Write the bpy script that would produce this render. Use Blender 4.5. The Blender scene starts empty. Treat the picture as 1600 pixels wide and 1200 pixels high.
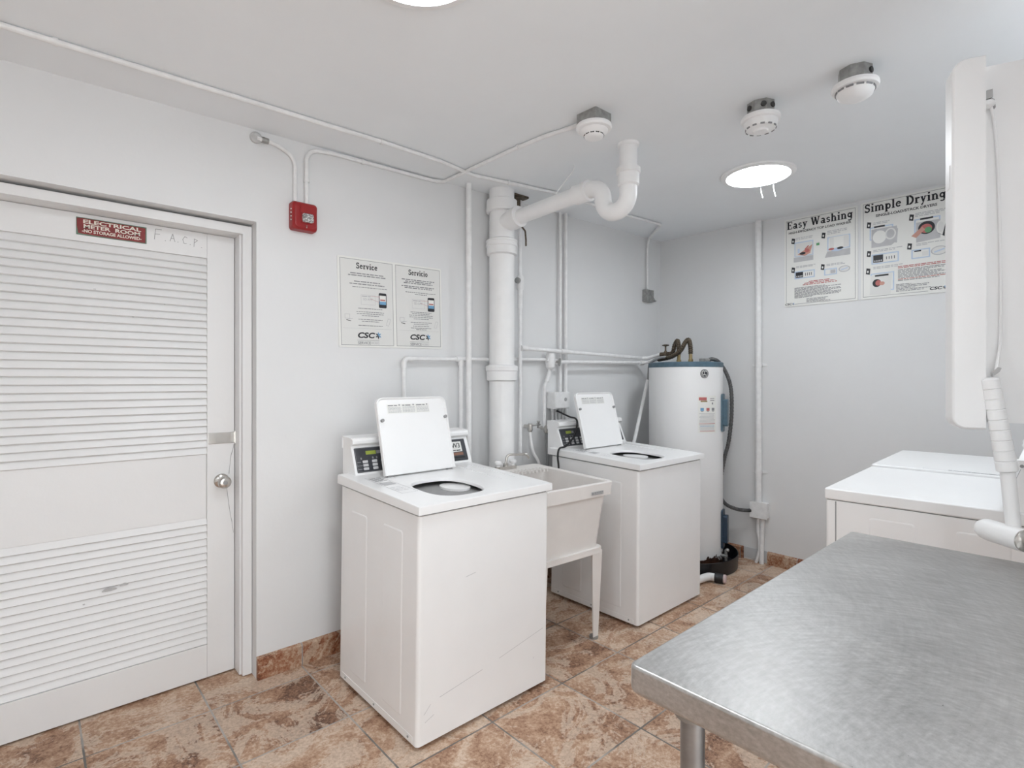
import bpy, bmesh, math, random
from mathutils import Vector, Matrix
random.seed(7)
S = bpy.context.scene
COL = S.collection
R = math.radians

# ------------------------------------------------------------------ camera
cam_d = bpy.data.cameras.new('camera')
cam = bpy.data.objects.new('camera', cam_d); COL.objects.link(cam)
cam.location = (0, 0, 1.385)
cam.rotation_euler = (R(90), 0, R(48.0 - 90))
cam_d.sensor_width = 36; cam_d.lens = 36 * 835 / 1600
cam_d.shift_y = -6 / 1600
cam_d.clip_start = 0.02
S.camera = cam

# ------------------------------------------------------------------ world, exposure
W = bpy.data.worlds.new('world'); S.world = W; W.use_nodes = True
W.node_tree.nodes['Background'].inputs[0].default_value = (0.95, 0.98, 1.0, 1)
W.node_tree.nodes['Background'].inputs[1].default_value = 2.2
S.view_settings.view_transform = 'Standard'
S.view_settings.look = 'None'
S.view_settings.gamma = 1
S.view_settings.use_curve_mapping = False
S.view_settings.exposure = 0.93
S.cycles.diffuse_bounces = 7
S.cycles.max_bounces = 12
LAMP = 21.0       # emission of the round ceiling lights

# ------------------------------------------------------------------ materials
def new_mat(name):
    m = bpy.data.materials.new(name); m.use_nodes = True
    return m, m.node_tree, m.node_tree.nodes['Principled BSDF']
def N(nt, t, **kw):
    n = nt.nodes.new(t)
    for k, v in kw.items(): setattr(n, k, v)
    return n
def ramp(nt, fac, stops, interp='LINEAR'):
    r = N(nt, 'ShaderNodeValToRGB'); cr = r.color_ramp; cr.interpolation = interp
    while len(cr.elements) < len(stops): cr.elements.new(0.5)
    for e, (p, c) in zip(cr.elements, stops):
        e.position = p; e.color = (*c, 1) if len(c) == 3 else c
    nt.links.new(fac, r.inputs[0]); return r.outputs[0]
def mathn(nt, op, a, b=None, c=None):
    n = N(nt, 'ShaderNodeMath', operation=op)
    for i, v in enumerate((a, b, c)):
        if v is None: continue
        if isinstance(v, (int, float)): n.inputs[i].default_value = v
        else: nt.links.new(v, n.inputs[i])
    return n.outputs[0]
def mixc(nt, fac, a, b):
    n = N(nt, 'ShaderNodeMix', data_type='RGBA')
    for s, v in ((n.inputs['Factor'], fac), (n.inputs[6], a), (n.inputs[7], b)):
        if isinstance(v, (int, float)): s.default_value = v
        elif isinstance(v, tuple): s.default_value = (*v, 1)
        else: nt.links.new(v, s)
    return n.outputs[2]
def noise(nt, vec, scale, detail=3, rough=0.5, dist=0.0):
    n = N(nt, 'ShaderNodeTexNoise'); n.inputs['Scale'].default_value = scale
    n.inputs['Detail'].default_value = detail; n.inputs['Roughness'].default_value = rough
    n.inputs['Distortion'].default_value = dist
    if vec is not None: nt.links.new(vec, n.inputs['Vector'])
    return n.outputs['Fac']
def objc(nt): return N(nt, 'ShaderNodeTexCoord').outputs['Object']
def bump(nt, b, h, strength, dist=0.01):
    n = N(nt, 'ShaderNodeBump'); n.inputs['Strength'].default_value = strength
    n.inputs['Distance'].default_value = dist
    nt.links.new(h, n.inputs['Height']); nt.links.new(n.outputs[0], b.inputs['Normal'])

def plain(name, c, rough=0.5, metal=0.0, var=0.06, scale=25, bmp=0.0, spec=0.5):
    m, nt, b = new_mat(name)
    v = objc(nt); f = noise(nt, v, scale, 4)
    lo = tuple(x * (1 - var) for x in c); hi = tuple(min(1, x * (1 + var)) for x in c)
    nt.links.new(ramp(nt, f, [(0.3, lo), (0.7, hi)]), b.inputs['Base Color'])
    b.inputs['Roughness'].default_value = rough; b.inputs['Metallic'].default_value = metal
    b.inputs['Specular IOR Level'].default_value = spec
    if bmp: bump(nt, b, noise(nt, v, scale * 3, 4), bmp, 0.004)
    return m

def paint(name, c, rough, chip=None, chip_amt=0.0, big=0.04, bmp=0.12):
    m, nt, b = new_mat(name)
    v = objc(nt)
    col = ramp(nt, noise(nt, v, 1.6, 4, 0.6), [(0.3, tuple(x * (1 - big) for x in c)), (0.7, c)])
    if chip:
        f = mathn(nt, 'GREATER_THAN', noise(nt, v, 13, 6, 0.75), 1 - chip_amt)
        col = mixc(nt, f, col, chip)
    nt.links.new(col, b.inputs['Base Color']); b.inputs['Roughness'].default_value = rough
    bump(nt, b, noise(nt, v, 22, 5, 0.6), bmp, 0.006)
    return m

def tile_mat(name, ox, px, oy, py, stops, grout, axes=('X', 'Y'), groutw=0.0035, stain=True):
    m, nt, b = new_mat(name)
    v = objc(nt); s = N(nt, 'ShaderNodeSeparateXYZ'); nt.links.new(v, s.inputs[0])
    u = mathn(nt, 'DIVIDE', mathn(nt, 'SUBTRACT', s.outputs[axes[0]], ox), px)
    w = mathn(nt, 'DIVIDE', mathn(nt, 'SUBTRACT', s.outputs[axes[1]], oy), py)
    iu, iw = mathn(nt, 'FLOOR', u), mathn(nt, 'FLOOR', w)
    fu, fw = mathn(nt, 'FRACT', u), mathn(nt, 'FRACT', w)
    du = mathn(nt, 'MULTIPLY', mathn(nt, 'MINIMUM', fu, mathn(nt, 'SUBTRACT', 1.0, fu)), px)
    dw = mathn(nt, 'MULTIPLY', mathn(nt, 'MINIMUM', fw, mathn(nt, 'SUBTRACT', 1.0, fw)), py)
    d = mathn(nt, 'MINIMUM', du, dw)
    d = mathn(nt, 'ADD', d, mathn(nt, 'MULTIPLY', mathn(nt, 'SUBTRACT', noise(nt, v, 40, 2), 0.5), 0.004))
    cid = N(nt, 'ShaderNodeCombineXYZ'); nt.links.new(iu, cid.inputs[0]); nt.links.new(iw, cid.inputs[1])
    wn = N(nt, 'ShaderNodeTexWhiteNoise', noise_dimensions='3D'); nt.links.new(cid.outputs[0], wn.inputs['Vector'])
    off = N(nt, 'ShaderNodeVectorMath', operation='SCALE'); nt.links.new(wn.outputs['Color'], off.inputs[0]); off.inputs['Scale'].default_value = 23
    av = N(nt, 'ShaderNodeVectorMath', operation='ADD'); nt.links.new(v, av.inputs[0]); nt.links.new(off.outputs[0], av.inputs[1])
    f1 = noise(nt, av.outputs[0], 6.0, 6, 0.62, 0.9)
    f2 = noise(nt, av.outputs[0], 75, 6, 0.75, 0.3)
    f = mathn(nt, 'ADD', mathn(nt, 'MULTIPLY', f1, 0.5), mathn(nt, 'MULTIPLY', f2, 0.5))
    f = mathn(nt, 'ADD', f, mathn(nt, 'MULTIPLY', mathn(nt, 'SUBTRACT', wn.outputs['Value'], 0.5), 0.10))
    col = ramp(nt, f, stops)
    f4 = noise(nt, av.outputs[0], 3.6, 10, 0.72, 1.6)
    pat = ramp(nt, mathn(nt, 'ADD', f4, mathn(nt, 'MULTIPLY', mathn(nt, 'SUBTRACT', f2, 0.5), 0.16)), [(0.510, (0, 0, 0)), (0.535, (1, 1, 1))])
    pale = ramp(nt, f2, [(0.35, tuple(x * 0.72 for x in stops[-1][1])), (0.60, stops[-1][1])])
    col = mixc(nt, mathn(nt, 'MULTIPLY', pat, 0.66), col, pale)
    g = mathn(nt, 'LESS_THAN', d, groutw)
    gc = ramp(nt, noise(nt, v, 2.2, 3), [(0.42, tuple(x * 0.35 for x in grout)), (0.55, grout)]) if stain else grout
    nt.links.new(mixc(nt, g, col, gc), b.inputs['Base Color'])
    b.inputs['Roughness'].default_value = 0.55
    h = mathn(nt, 'ADD', mathn(nt, 'MULTIPLY', f2, 0.4), mathn(nt, 'MULTIPLY', mathn(nt, 'SUBTRACT', 1.0, g), 1.0))
    bump(nt, b, h, 0.35, 0.004)
    return m

M = {}
M['wall'] = paint('wall_paint', (0.745, 0.75, 0.753), 0.6)
M['ceil'] = paint('ceiling_paint', (0.865, 0.89, 0.91), 0.7, bmp=0.05)
M['door'] = paint('door_paint', (0.765, 0.765, 0.765), 0.42, chip=(0.42, 0.42, 0.41), chip_amt=0.245)
M['plaster'] = paint('bare_plaster', (0.55, 0.56, 0.57), 0.8)
M['floor'] = tile_mat('terracotta_floor_tile', 0.146, 0.4145, 2.508, 0.4235,
    [(0.35, (0.10, 0.045, 0.026)), (0.44, (0.32, 0.175, 0.107)), (0.52, (0.48, 0.31, 0.205)), (0.63, (0.68, 0.54, 0.425))], (0.42, 0.39, 0.36))
bst = [(0.38, (0.05, 0.02, 0.012)), (0.46, (0.26, 0.09, 0.04)), (0.53, (0.36, 0.20, 0.12)), (0.62, (0.55, 0.42, 0.31))]
M['base_l'] = tile_mat('baseboard_tile_left', 0.98, 0.4145, -1, 3, bst, (0.45, 0.40, 0.37), ('X', 'Z'))
M['base_b'] = tile_mat('baseboard_tile_back', 1.49, 0.4145, -1, 3, bst, (0.45, 0.40, 0.37), ('Y', 'Z'))
M['enamel'] = plain('white_enamel', (0.86, 0.86, 0.86), 0.28, var=0.012, scale=6)
M['plastic'] = plain('white_plastic', (0.87, 0.87, 0.87), 0.38, var=0.012, scale=8)
M['case'] = plain('casing_white', (0.90, 0.90, 0.90), 0.45, var=0.01, scale=5)
M['tub'] = plain('sink_plastic', (0.76, 0.73, 0.705), 0.5, var=0.03, scale=9)
M['pvc'] = plain('painted_pvc', (0.86, 0.86, 0.86), 0.4, var=0.02, scale=14)
M['pipe'] = plain('painted_pipe', (0.80, 0.80, 0.80), 0.42, var=0.05, scale=30)
M['emt'] = plain('grey_conduit', (0.55, 0.55, 0.55), 0.42, 0.2, var=0.12, scale=30)
M['galv'] = plain('galvanised_steel', (0.36, 0.36, 0.35), 0.5, 0.65, var=0.2, scale=40)
M['chrome'] = plain('worn_chrome', (0.62, 0.60, 0.57), 0.22, 0.95, var=0.1, scale=30)
M['leg'] = plain('steel_tube', (0.30, 0.31, 0.32), 0.38, 0.9, var=0.15, scale=30)
M['armor'] = plain('dark_flex_armor', (0.13, 0.13, 0.13), 0.45, 0.5, var=0.3, scale=60)
M['brown'] = plain('corroded_hose', (0.11, 0.085, 0.06), 0.45, 0.5, var=0.5, scale=90, bmp=0.5)
M['brass'] = plain('brass', (0.40, 0.31, 0.16), 0.4, 0.8, var=0.2, scale=60)
M['black'] = plain('black_plastic', (0.012, 0.012, 0.014), 0.4, var=0.3)
M['panel'] = plain('charcoal_panel', (0.045, 0.047, 0.055), 0.35, var=0.15)
M['key'] = plain('grey_keys', (0.62, 0.62, 0.63), 0.5, var=0.03)
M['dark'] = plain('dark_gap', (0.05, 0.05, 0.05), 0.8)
M['rubber'] = plain('grey_rubber', (0.30, 0.30, 0.30), 0.7)
M['greyp'] = plain('grey_plastic', (0.45, 0.45, 0.45), 0.5)
M['lcd'] = plain('green_display', (0.30, 0.36, 0.06), 0.3, var=0.15)
M['teal'] = plain('blue_grey_band', (0.075, 0.135, 0.18), 0.4, var=0.15)
M['navy'] = plain('navy_plastic', (0.025, 0.05, 0.085), 0.4, var=0.15)
M['red'] = plain('alarm_red', (0.30, 0.008, 0.010), 0.35, var=0.08)
M['paper'] = plain('poster_white', (0.80, 0.80, 0.77), 0.45, var=0.01, scale=4)
M['paperw'] = plain('poster_face', (0.73, 0.73, 0.71), 0.45, var=0.015, scale=4)
M['ink'] = plain('black_ink', (0.02, 0.02, 0.025), 0.5)
M['ink2'] = plain('grey_ink', (0.26, 0.26, 0.27), 0.5)
M['ink3'] = plain('pale_ink', (0.50, 0.50, 0.51), 0.5)
M['inkr'] = plain('red_ink', (0.48, 0.14, 0.13), 0.5)
M['inkb'] = plain('blue_ink', (0.16, 0.35, 0.55), 0.5)
M['inkl'] = plain('pale_blue_ink', (0.50, 0.60, 0.74), 0.5)
M['inkg'] = plain('green_ink', (0.12, 0.34, 0.16), 0.5)
M['inks'] = plain('skin_ink', (0.56, 0.30, 0.24), 0.5)
M['signred'] = plain('sign_red', (0.20, 0.012, 0.012), 0.5, var=0.25, scale=40)
M['signgrn'] = plain('sign_green', (0.10, 0.17, 0.12), 0.5, var=0.2)
M['cream'] = plain('sign_cream', (0.74, 0.68, 0.60), 0.5)
M['tubsteel'] = plain('drum_steel', (0.55, 0.55, 0.55), 0.35, 0.5)
M['drumsteel'] = plain('drum_steel_rim', (0.84, 0.84, 0.84), 0.45, 0.0)
M['pink'] = plain('pinkish_cap', (0.60, 0.47, 0.46), 0.5)
M['pencil'] = plain('pencil_mark', (0.30, 0.30, 0.30), 0.7)
M['cardboard'] = plain('brown_sticker', (0.25, 0.12, 0.08), 0.5)

def heater_mat():
    m, nt, b = new_mat('heater_enamel_rusted')
    v = objc(nt); s = N(nt, 'ShaderNodeSeparateXYZ'); nt.links.new(v, s.inputs[0])
    e = mathn(nt, 'ADD', s.outputs['Z'], mathn(nt, 'MULTIPLY', mathn(nt, 'SUBTRACT', noise(nt, v, 14, 6, 0.7), 0.5), 0.22))
    f = mathn(nt, 'LESS_THAN', e, 0.10)
    rust = ramp(nt, noise(nt, v, 40, 6, 0.7), [(0.35, (0.012, 0.008, 0.006)), (0.6, (0.07, 0.03, 0.018))])
    nt.links.new(mixc(nt, f, (0.82, 0.82, 0.82), rust), b.inputs['Base Color'])
    b.inputs['Roughness'].default_value = 0.3
    return m
M['heater'] = heater_mat()

def steel_mat():
    m, nt, b = new_mat('brushed_stainless')
    v = objc(nt)
    def arcs(cx, cy, fr, ft):
        sx = N(nt, 'ShaderNodeSeparateXYZ'); nt.links.new(v, sx.inputs[0])
        dx = mathn(nt, 'SUBTRACT', sx.outputs[0], cx); dy = mathn(nt, 'SUBTRACT', sx.outputs[1], cy)
        rr = mathn(nt, 'SQRT', mathn(nt, 'ADD', mathn(nt, 'MULTIPLY', dx, dx), mathn(nt, 'MULTIPLY', dy, dy)))
        th = mathn(nt, 'ARCTAN2', dy, dx)
        cb = N(nt, 'ShaderNodeCombineXYZ'); nt.links.new(mathn(nt, 'MULTIPLY', rr, fr), cb.inputs[0]); nt.links.new(mathn(nt, 'MULTIPLY', th, ft), cb.inputs[1]); nt.links.new(mathn(nt, 'MULTIPLY', sx.outputs[2], 160), cb.inputs[2])
        return noise(nt, cb.outputs[0], 1.0, 5, 0.65, 0.15)
    a1 = arcs(-.52, -.10, 110, 9); a2 = arcs(-.30, .95, 120, 14); a3 = arcs(.9, -.6, 90, 22)
    big = noise(nt, v, 3.2, 4, 0.6)
    mixf = mathn(nt, 'ADD', mathn(nt, 'MULTIPLY', a1, 0.5), mathn(nt, 'ADD', mathn(nt, 'MULTIPLY', a2, 0.25), mathn(nt, 'MULTIPLY', a3, 0.25)))
    rg = mathn(nt, 'ADD', mathn(nt, 'MULTIPLY', mixf, 0.42), mathn(nt, 'MULTIPLY', big, 0.22))
    nt.links.new(mathn(nt, 'ADD', rg, 0.10), b.inputs['Roughness'])
    col = ramp(nt, mathn(nt, 'ADD', mathn(nt, 'MULTIPLY', mixf, 0.75), mathn(nt, 'MULTIPLY', big, 0.25)), [(0.36, (0.36, 0.355, 0.345)), (0.50, (0.50, 0.495, 0.485)), (0.64, (0.66, 0.655, 0.645))])
    sp = mathn(nt, 'GREATER_THAN', noise(nt, v, 70, 4, 0.7), 0.715)
    nt.links.new(mixc(nt, sp, col, (0.12, 0.11, 0.10)), b.inputs['Base Color'])
    b.inputs['Metallic'].default_value = 0.9
    return m
M['steel'] = steel_mat()

def lens_mat():
    m, nt, b = new_mat('clear_strobe_lens')
    v = objc(nt)
    vo = N(nt, 'ShaderNodeTexVoronoi'); vo.inputs['Scale'].default_value = 120; nt.links.new(v, vo.inputs['Vector'])
    nt.links.new(ramp(nt, vo.outputs['Distance'], [(0.0, (0.9, 0.9, 0.88)), (0.6, (0.25, 0.24, 0.24))]), b.inputs['Base Color'])
    b.inputs['Roughness'].default_value = 0.12; b.inputs['Coat Weight'].default_value = 0.7
    return m
M['lens'] = lens_mat()
def lamp_mat():
    m, nt, b = new_mat('lit_diffuser')
    b.inputs['Base Color'].default_value = (0.9, 0.9, 0.9, 1)
    b.inputs['Emission Color'].default_value = (0.905, 0.956, 1.0, 1)
    b.inputs['Emission Strength'].default_value = LAMP
    return m
M['lamp'] = lamp_mat()

# ------------------------------------------------------------------ mesh helpers
class MB:
    def __init__(s): s.v = []; s.f = []; s.mi = []; s.T = Matrix.Identity(4)
    def add(s, vs, fs, m=0):
        o = len(s.v)
        s.v += [tuple(s.T @ Vector(p)) for p in vs]
        for f in fs: s.f.append([i + o for i in f]); s.mi.append(m)
        return s
    def bm(s, b, m=0):
        b.verts.index_update()
        s.add([v.co[:] for v in b.verts], [[v.index for v in f.verts] for f in b.faces], m); b.free(); return s
    def box(s, x0, x1, y0, y1, z0, z1, bev=0.0, seg=2, m=0):
        b = bmesh.new(); bmesh.ops.create_cube(b, size=1)
        for v in b.verts:
            v.co = Vector(((x0 + x1) / 2 + v.co.x * (x1 - x0), (y0 + y1) / 2 + v.co.y * (y1 - y0), (z0 + z1) / 2 + v.co.z * (z1 - z0)))
        if bev: bmesh.ops.bevel(b, geom=b.edges[:] , offset=bev, segments=seg, profile=0.5, affect='EDGES', clamp_overlap=True)
        return s.bm(b, m)
    def prism(s, pts, fn, a, b_, m=0):
        """pts: 2D outline; fn(u, v, w) -> 3D; extruded from w = a to w = b_"""
        n = len(pts)
        vs = [fn(u, v, a) for u, v in pts] + [fn(u, v, b_) for u, v in pts]
        fs = [list(range(n))[::-1], list(range(n, 2 * n))] + [[i, (i + 1) % n, n + (i + 1) % n, n + i] for i in range(n)]
        return s.add(vs, fs, m)
    def lathe(s, prof, c=(0, 0, 0), axis=(0, 0, 1), n=32, m=0, cap=True):
        """prof: list of (radius, height along axis)"""
        ax = Vector(axis).normalized(); t = ax.orthogonal().normalized(); u = ax.cross(t)
        c = Vector(c); vs = []; fs = []
        for r, h in prof:
            for i in range(n):
                a = 2 * math.pi * i / n
                vs.append(tuple(c + ax * h + (t * math.cos(a) + u * math.sin(a)) * r))
        for j in range(len(prof) - 1):
            for i in range(n):
                k = (i + 1) % n
                fs.append([j * n + i, j * n + k, (j + 1) * n + k, (j + 1) * n + i])
        if cap:
            fs.append(list(range(n))[::-1]); fs.append(list(range((len(prof) - 1) * n, len(prof) * n)))
        return s.add(vs, fs, m)
    def cyl(s, p0, p1, r, n=20, m=0, r1=None):
        d = Vector(p1) - Vector(p0)
        return s.lathe([(r, 0), (r if r1 is None else r1, d.length)], p0, d, n, m)
    def ball(s, c, r, n=16, m=0, sc=(1, 1, 1)):
        b = bmesh.new(); bmesh.ops.create_uvsphere(b, u_segments=n, v_segments=n // 2 + 2, radius=r)
        for v in b.verts: v.co = Vector((v.co.x * sc[0], v.co.y * sc[1], v.co.z * sc[2])) + Vector(c)
        return s.bm(b, m)
    def tube(s, pts, r, fil=0.0, n=12, m=0, seg=8, rfn=None):
        P = fillet([Vector(p) for p in pts], fil, seg) if fil else [Vector(p) for p in pts]
        vs = []; fs = []; nrm = None
        for i, p in enumerate(P):
            d = (P[min(i + 1, len(P) - 1)] - P[max(i - 1, 0)]).normalized()
            if nrm is None: nrm = d.orthogonal().normalized()
            else: nrm = (nrm - d * nrm.dot(d)).normalized()
            bn = d.cross(nrm); rr = r if rfn is None else rfn(i, len(P))
            for k in range(n):
                a = 2 * math.pi * k / n
                vs.append(tuple(p + (nrm * math.cos(a) + bn * math.sin(a)) * rr))
        for i in range(len(P) - 1):
            for k in range(n):
                q = (k + 1) % n
                fs.append([i * n + k, i * n + q, (i + 1) * n + q, (i + 1) * n + k])
        fs.append(list(range(n))[::-1]); fs.append(list(range((len(P) - 1) * n, len(P) * n)))
        return s.add(vs, fs, m)
    def build(s, name, mats, parent=None, ang=35, world=True):
        """links ONE mesh object; world=True: the collected points are scene points"""
        if not isinstance(mats, (list, tuple)): mats = [mats]
        me = bpy.data.meshes.new(name)
        if parent is not None:
            off = Vector((0, 0, 0))
            if world:
                q = parent
                while q is not None: off += q.location; q = q.parent
        else:
            xs = [p[0] for p in s.v]; ys = [p[1] for p in s.v]; zs = [p[2] for p in s.v]
            off = Vector(((min(xs) + max(xs)) / 2, (min(ys) + max(ys)) / 2, min(zs)))
        me.from_pydata([tuple(Vector(p) - off) for p in s.v], [], s.f)
        for k in mats: me.materials.append(M[k])
        me.polygons.foreach_set('material_index', s.mi)
        b = bmesh.new(); b.from_mesh(me); bmesh.ops.recalc_face_normals(b, faces=b.faces[:]); b.to_mesh(me); b.free()
        me.polygons.foreach_set('use_smooth', [True] * len(me.polygons))
        me.set_sharp_from_angle(angle=R(ang)); me.update()
        o = bpy.data.objects.new(name, me); COL.objects.link(o)
        wn = o.modifiers.new('normals', 'WEIGHTED_NORMAL'); wn.keep_sharp = True; wn.weight = 80
        if parent is not None: o.parent = parent
        else: o.location = off
        return o
def fillet(P, rad, seg):
    out = [P[0]]
    for i in range(1, len(P) - 1):
        a, p, b = P[i - 1], P[i], P[i + 1]
        u = (a - p); v = (b - p); la, lb = u.length, v.length; u.normalize(); v.normalize()
        ang = u.angle(v)
        if ang > 3.10: out.append(p); continue
        t = min(rad / math.tan(ang / 2), la * 0.49, lb * 0.49)
        rr = t * math.tan(ang / 2)
        c = p + (u + v).normalized() * (rr / math.sin(ang / 2))
        s0 = p + u * t - c; s1 = p + v * t - c
        tot = s0.angle(s1); axis = s0.cross(s1).normalized()
        for k in range(seg + 1):
            out.append(c + Matrix.Rotation(tot * k / seg, 3, axis) @ s0)
    out.append(P[-1]); return out
def smooth_path(pts, n=8):
    P = [Vector(p) for p in pts]; out = []
    for i in range(len(P) - 1):
        p0, p1, p2, p3 = P[max(i - 1, 0)], P[i], P[i + 1], P[min(i + 2, len(P) - 1)]
        for k in range(n):
            t = k / n
            out.append(0.5 * ((2 * p1) + (p2 - p0) * t + (2 * p0 - 5 * p1 + 4 * p2 - p3) * t * t + (3 * p1 - p0 - 3 * p2 + p3) * t ** 3))
    out.append(P[-1]); return out
def rrect(x0, x1, y0, y1, r, seg=5, corners=(1, 1, 1, 1)):
    """outline; corners: bottom-left, bottom-right, top-right, top-left rounded or not"""
    out = []
    for (cx, cy, a0, on, px, py) in ((x0 + r, y0 + r, 180, corners[0], x0, y0), (x1 - r, y0 + r, 270, corners[1], x1, y0), (x1 - r, y1 - r, 0, corners[2], x1, y1), (x0 + r, y1 - r, 90, corners[3], x0, y1)):
        if not on: out.append((px, py)); continue
        for k in range(seg + 1):
            a = R(a0 + 90 * k / seg); out.append((cx + r * math.cos(a), cy + r * math.sin(a)))
    return out
def thing(name, label, cat, loc=(0, 0, 0), rz=0, group=None, kind=None):
    o = bpy.data.objects.new(name, None); COL.objects.link(o)
    o.location = loc; o.rotation_euler = (0, 0, rz); o.empty_display_size = 0.1
    o['label'] = label; o['category'] = cat
    if group: o['group'] = group
    if kind: o['kind'] = kind
    return o
def tag(o, label, cat, group=None):
    o['label'] = label; o['category'] = cat
    if group: o['group'] = group
    return o
def struct(o, label, cat):
    o['kind'] = 'structure'; o['label'] = label; o['category'] = cat; return o
def copy_tree(o, parent=None):
    c = o.copy(); COL.objects.link(c)
    if parent is not None: c.parent = parent
    for ch in list(o.children): copy_tree(ch, c)
    return c
XYW = lambda u, v, w: (u, v, w)

# ---------- flat print: lettering and drawings laid on a sheet
def text2d(txt, size, shear=0.0, off=0.0, spacing=1.0):
    c = bpy.data.curves.new('t', 'FONT'); c.body = txt; c.size = size; c.shear = shear; c.offset = off
    c.align_x = 'CENTER'; c.align_y = 'CENTER'; c.space_character = spacing; c.resolution_u = 3
    o = bpy.data.objects.new('t', c); COL.objects.link(o)
    dg = bpy.context.evaluated_depsgraph_get()
    me = bpy.data.meshes.new_from_object(o.evaluated_get(dg))
    vs = [(v.co.x, v.co.y) for v in me.vertices]; fs = [list(p.vertices) for p in me.polygons]
    bpy.data.objects.remove(o); bpy.data.curves.remove(c); bpy.data.meshes.remove(me)
    return vs, fs
def Ls(x0, y0, x1, y1, w=0.2): return ('l', x0, y0, x1, y1, w)
def Ar(cx, cy, rx, ry, a0, a1, w=0.17): return ('a', cx, cy, rx, ry, a0, a1, w)
def Sf(x0, x1, y): return ('l', x0, y, x1, y, 0.09)
GL = {
 'S': (0.66, [Ar(.33, .73, .20, .19, 15, 270), Ar(.33, .29, .22, .22, 90, -160), ('l', .56, .68, .56, .98, .07), ('l', .08, .02, .08, .34, .07)]),
 'e': (0.60, [Ar(.30, .34, .21, .26, 10, 322, .16), Ls(.1, .38, .52, .38, .09)]),
 'r': (0.52, [Ls(.18, 0, .18, .66), Sf(.02, .38, .045), Sf(.02, .2, .62), Ar(.36, .44, .15, .15, 160, 35, .16)]),
 'v': (0.60, [Ls(.13, .66, .30, .02, .18), Ls(.30, .02, .48, .66, .11), Sf(.01, .27, .62), Sf(.36, .6, .62)]),
 'i': (0.36, [Ls(.18, 0, .18, .66), Sf(.02, .36, .045), Sf(.02, .2, .62), Ls(.18, .8, .18, .98)]),
 'c': (0.56, [Ar(.30, .33, .21, .26, 45, 320, .17)]),
 'o': (0.62, [Ar(.31, .33, .21, .26, 0, 360, .17)]),
 'E': (0.74, [Ls(.2, 0, .2, 1, .22), Sf(.02, .7, .045), Sf(.02, .68, .955), Sf(.2, .52, .52), ('l', .67, 0, .67, .3, .08), ('l', .65, .72, .65, 1, .08), ('l', .5, .4, .5, .64, .07)]),
 'a': (0.62, [Ar(.24, .19, .15, .13, 0, 360, .14), Ls(.44, .0, .44, .5, .19), Ar(.28, .46, .16, .15, 0, 150, .15), Sf(.4, .62, .045)]),
 's': (0.52, [Ar(.26, .48, .15, .12, 10, 270, .14), Ar(.26, .19, .16, .13, 90, -160, .14)]),
 'y': (0.60, [Ls(.13, .66, .32, .05, .18), Ls(.49, .66, .2, -.26, .11), Sf(.01, .27, .62), Sf(.37, .61, .62), Ls(.06, -.22, .24, -.22, .14)]),
 'W': (1.16, [Ls(.14, 1, .36, .02, .21), Ls(.36, .02, .58, .98, .12), Ls(.54, .98, .78, .02, .21), Ls(.78, .02, 1.0, 1, .12), Sf(.0, .3, .955), Sf(.42, .68, .955), Sf(.86, 1.14, .955)]),
 'h': (0.70, [Ls(.17, 0, .17, 1), Sf(.02, .34, .045), Sf(.02, .2, .955), Ar(.35, .42, .17, .2, 175, 0, .14), Ls(.52, 0, .52, .44), Sf(.38, .69, .045)]),
 'n': (0.70, [Ls(.17, 0, .17, .66), Sf(.02, .34, .045), Sf(.02, .2, .62), Ar(.35, .42, .17, .2, 175, 0, .14), Ls(.52, 0, .52, .44), Sf(.38, .69, .045)]),
 'g': (0.62, [Ar(.27, .38, .18, .22, 0, 360, .16), Ls(.46, .64, .46, -.08, .18), Ar(.27, -.1, .18, .14, 0, -150, .14), Sf(.46, .62, .62)]),
 'm': (1.04, [Ls(.17, 0, .17, .66), Sf(.02, .33, .045), Sf(.02, .2, .62), Ar(.35, .42, .17, .2, 175, 0, .14), Ls(.52, 0, .52, .44), Sf(.39, .66, .045), Ar(.70, .42, .17, .2, 175, 0, .14), Ls(.87, 0, .87, .44), Sf(.73, 1.03, .045)]),
 'p': (0.66, [Ls(.17, -.28, .17, .66), Sf(.02, .34, -.24), Sf(.02, .2, .62), Ar(.37, .33, .18, .25, 0, 360, .16)]),
 'l': (0.36, [Ls(.18, 0, .18, 1), Sf(.02, .36, .045), Sf(.02, .2, .955)]),
 'D': (0.82, [Ls(.2, 0, .2, 1, .22), Sf(.02, .42, .045), Sf(.02, .42, .955), Ar(.38, .5, .33, .43, 90, -90, .2)]),
 ' ': (0.34, []),
}
def serif2d(txt, size):
    vs = []; fs = []; x = 0
    for ch in txt:
        w, st = GL[ch]
        for k in st:
            if k[0] == 'l':
                _, x0, y0, x1, y1, t = k; d = Vector((x1 - x0, y1 - y0)); d.normalize(); nx, ny = -d.y * t / 2, d.x * t / 2
                q = [(x0 + nx, y0 + ny), (x0 - nx, y0 - ny), (x1 - nx, y1 - ny), (x1 + nx, y1 + ny)]
                o = len(vs); vs += [((x + a) * size, b * size) for a, b in q]; fs.append([o, o + 1, o + 2, o + 3])
            else:
                _, cx, cy, rx, ry, a0, a1, t = k; n = 14; o = len(vs)
                for i in range(n + 1):
                    a = R(a0 + (a1 - a0) * i / n); c, s_ = math.cos(a), math.sin(a)
                    vs += [((x + cx + (rx + t / 2) * c) * size, (cy + (ry + t / 2) * s_) * size), ((x + cx + (rx - t / 2) * c) * size, (cy + (ry - t / 2) * s_) * size)]
                for i in range(n): fs.append([o + 2 * i, o + 2 * i + 1, o + 2 * i + 3, o + 2 * i + 2])
        x += w + 0.05
    x *= size
    return [(a - x / 2, b - size * 0.35) for a, b in vs], fs, x

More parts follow.
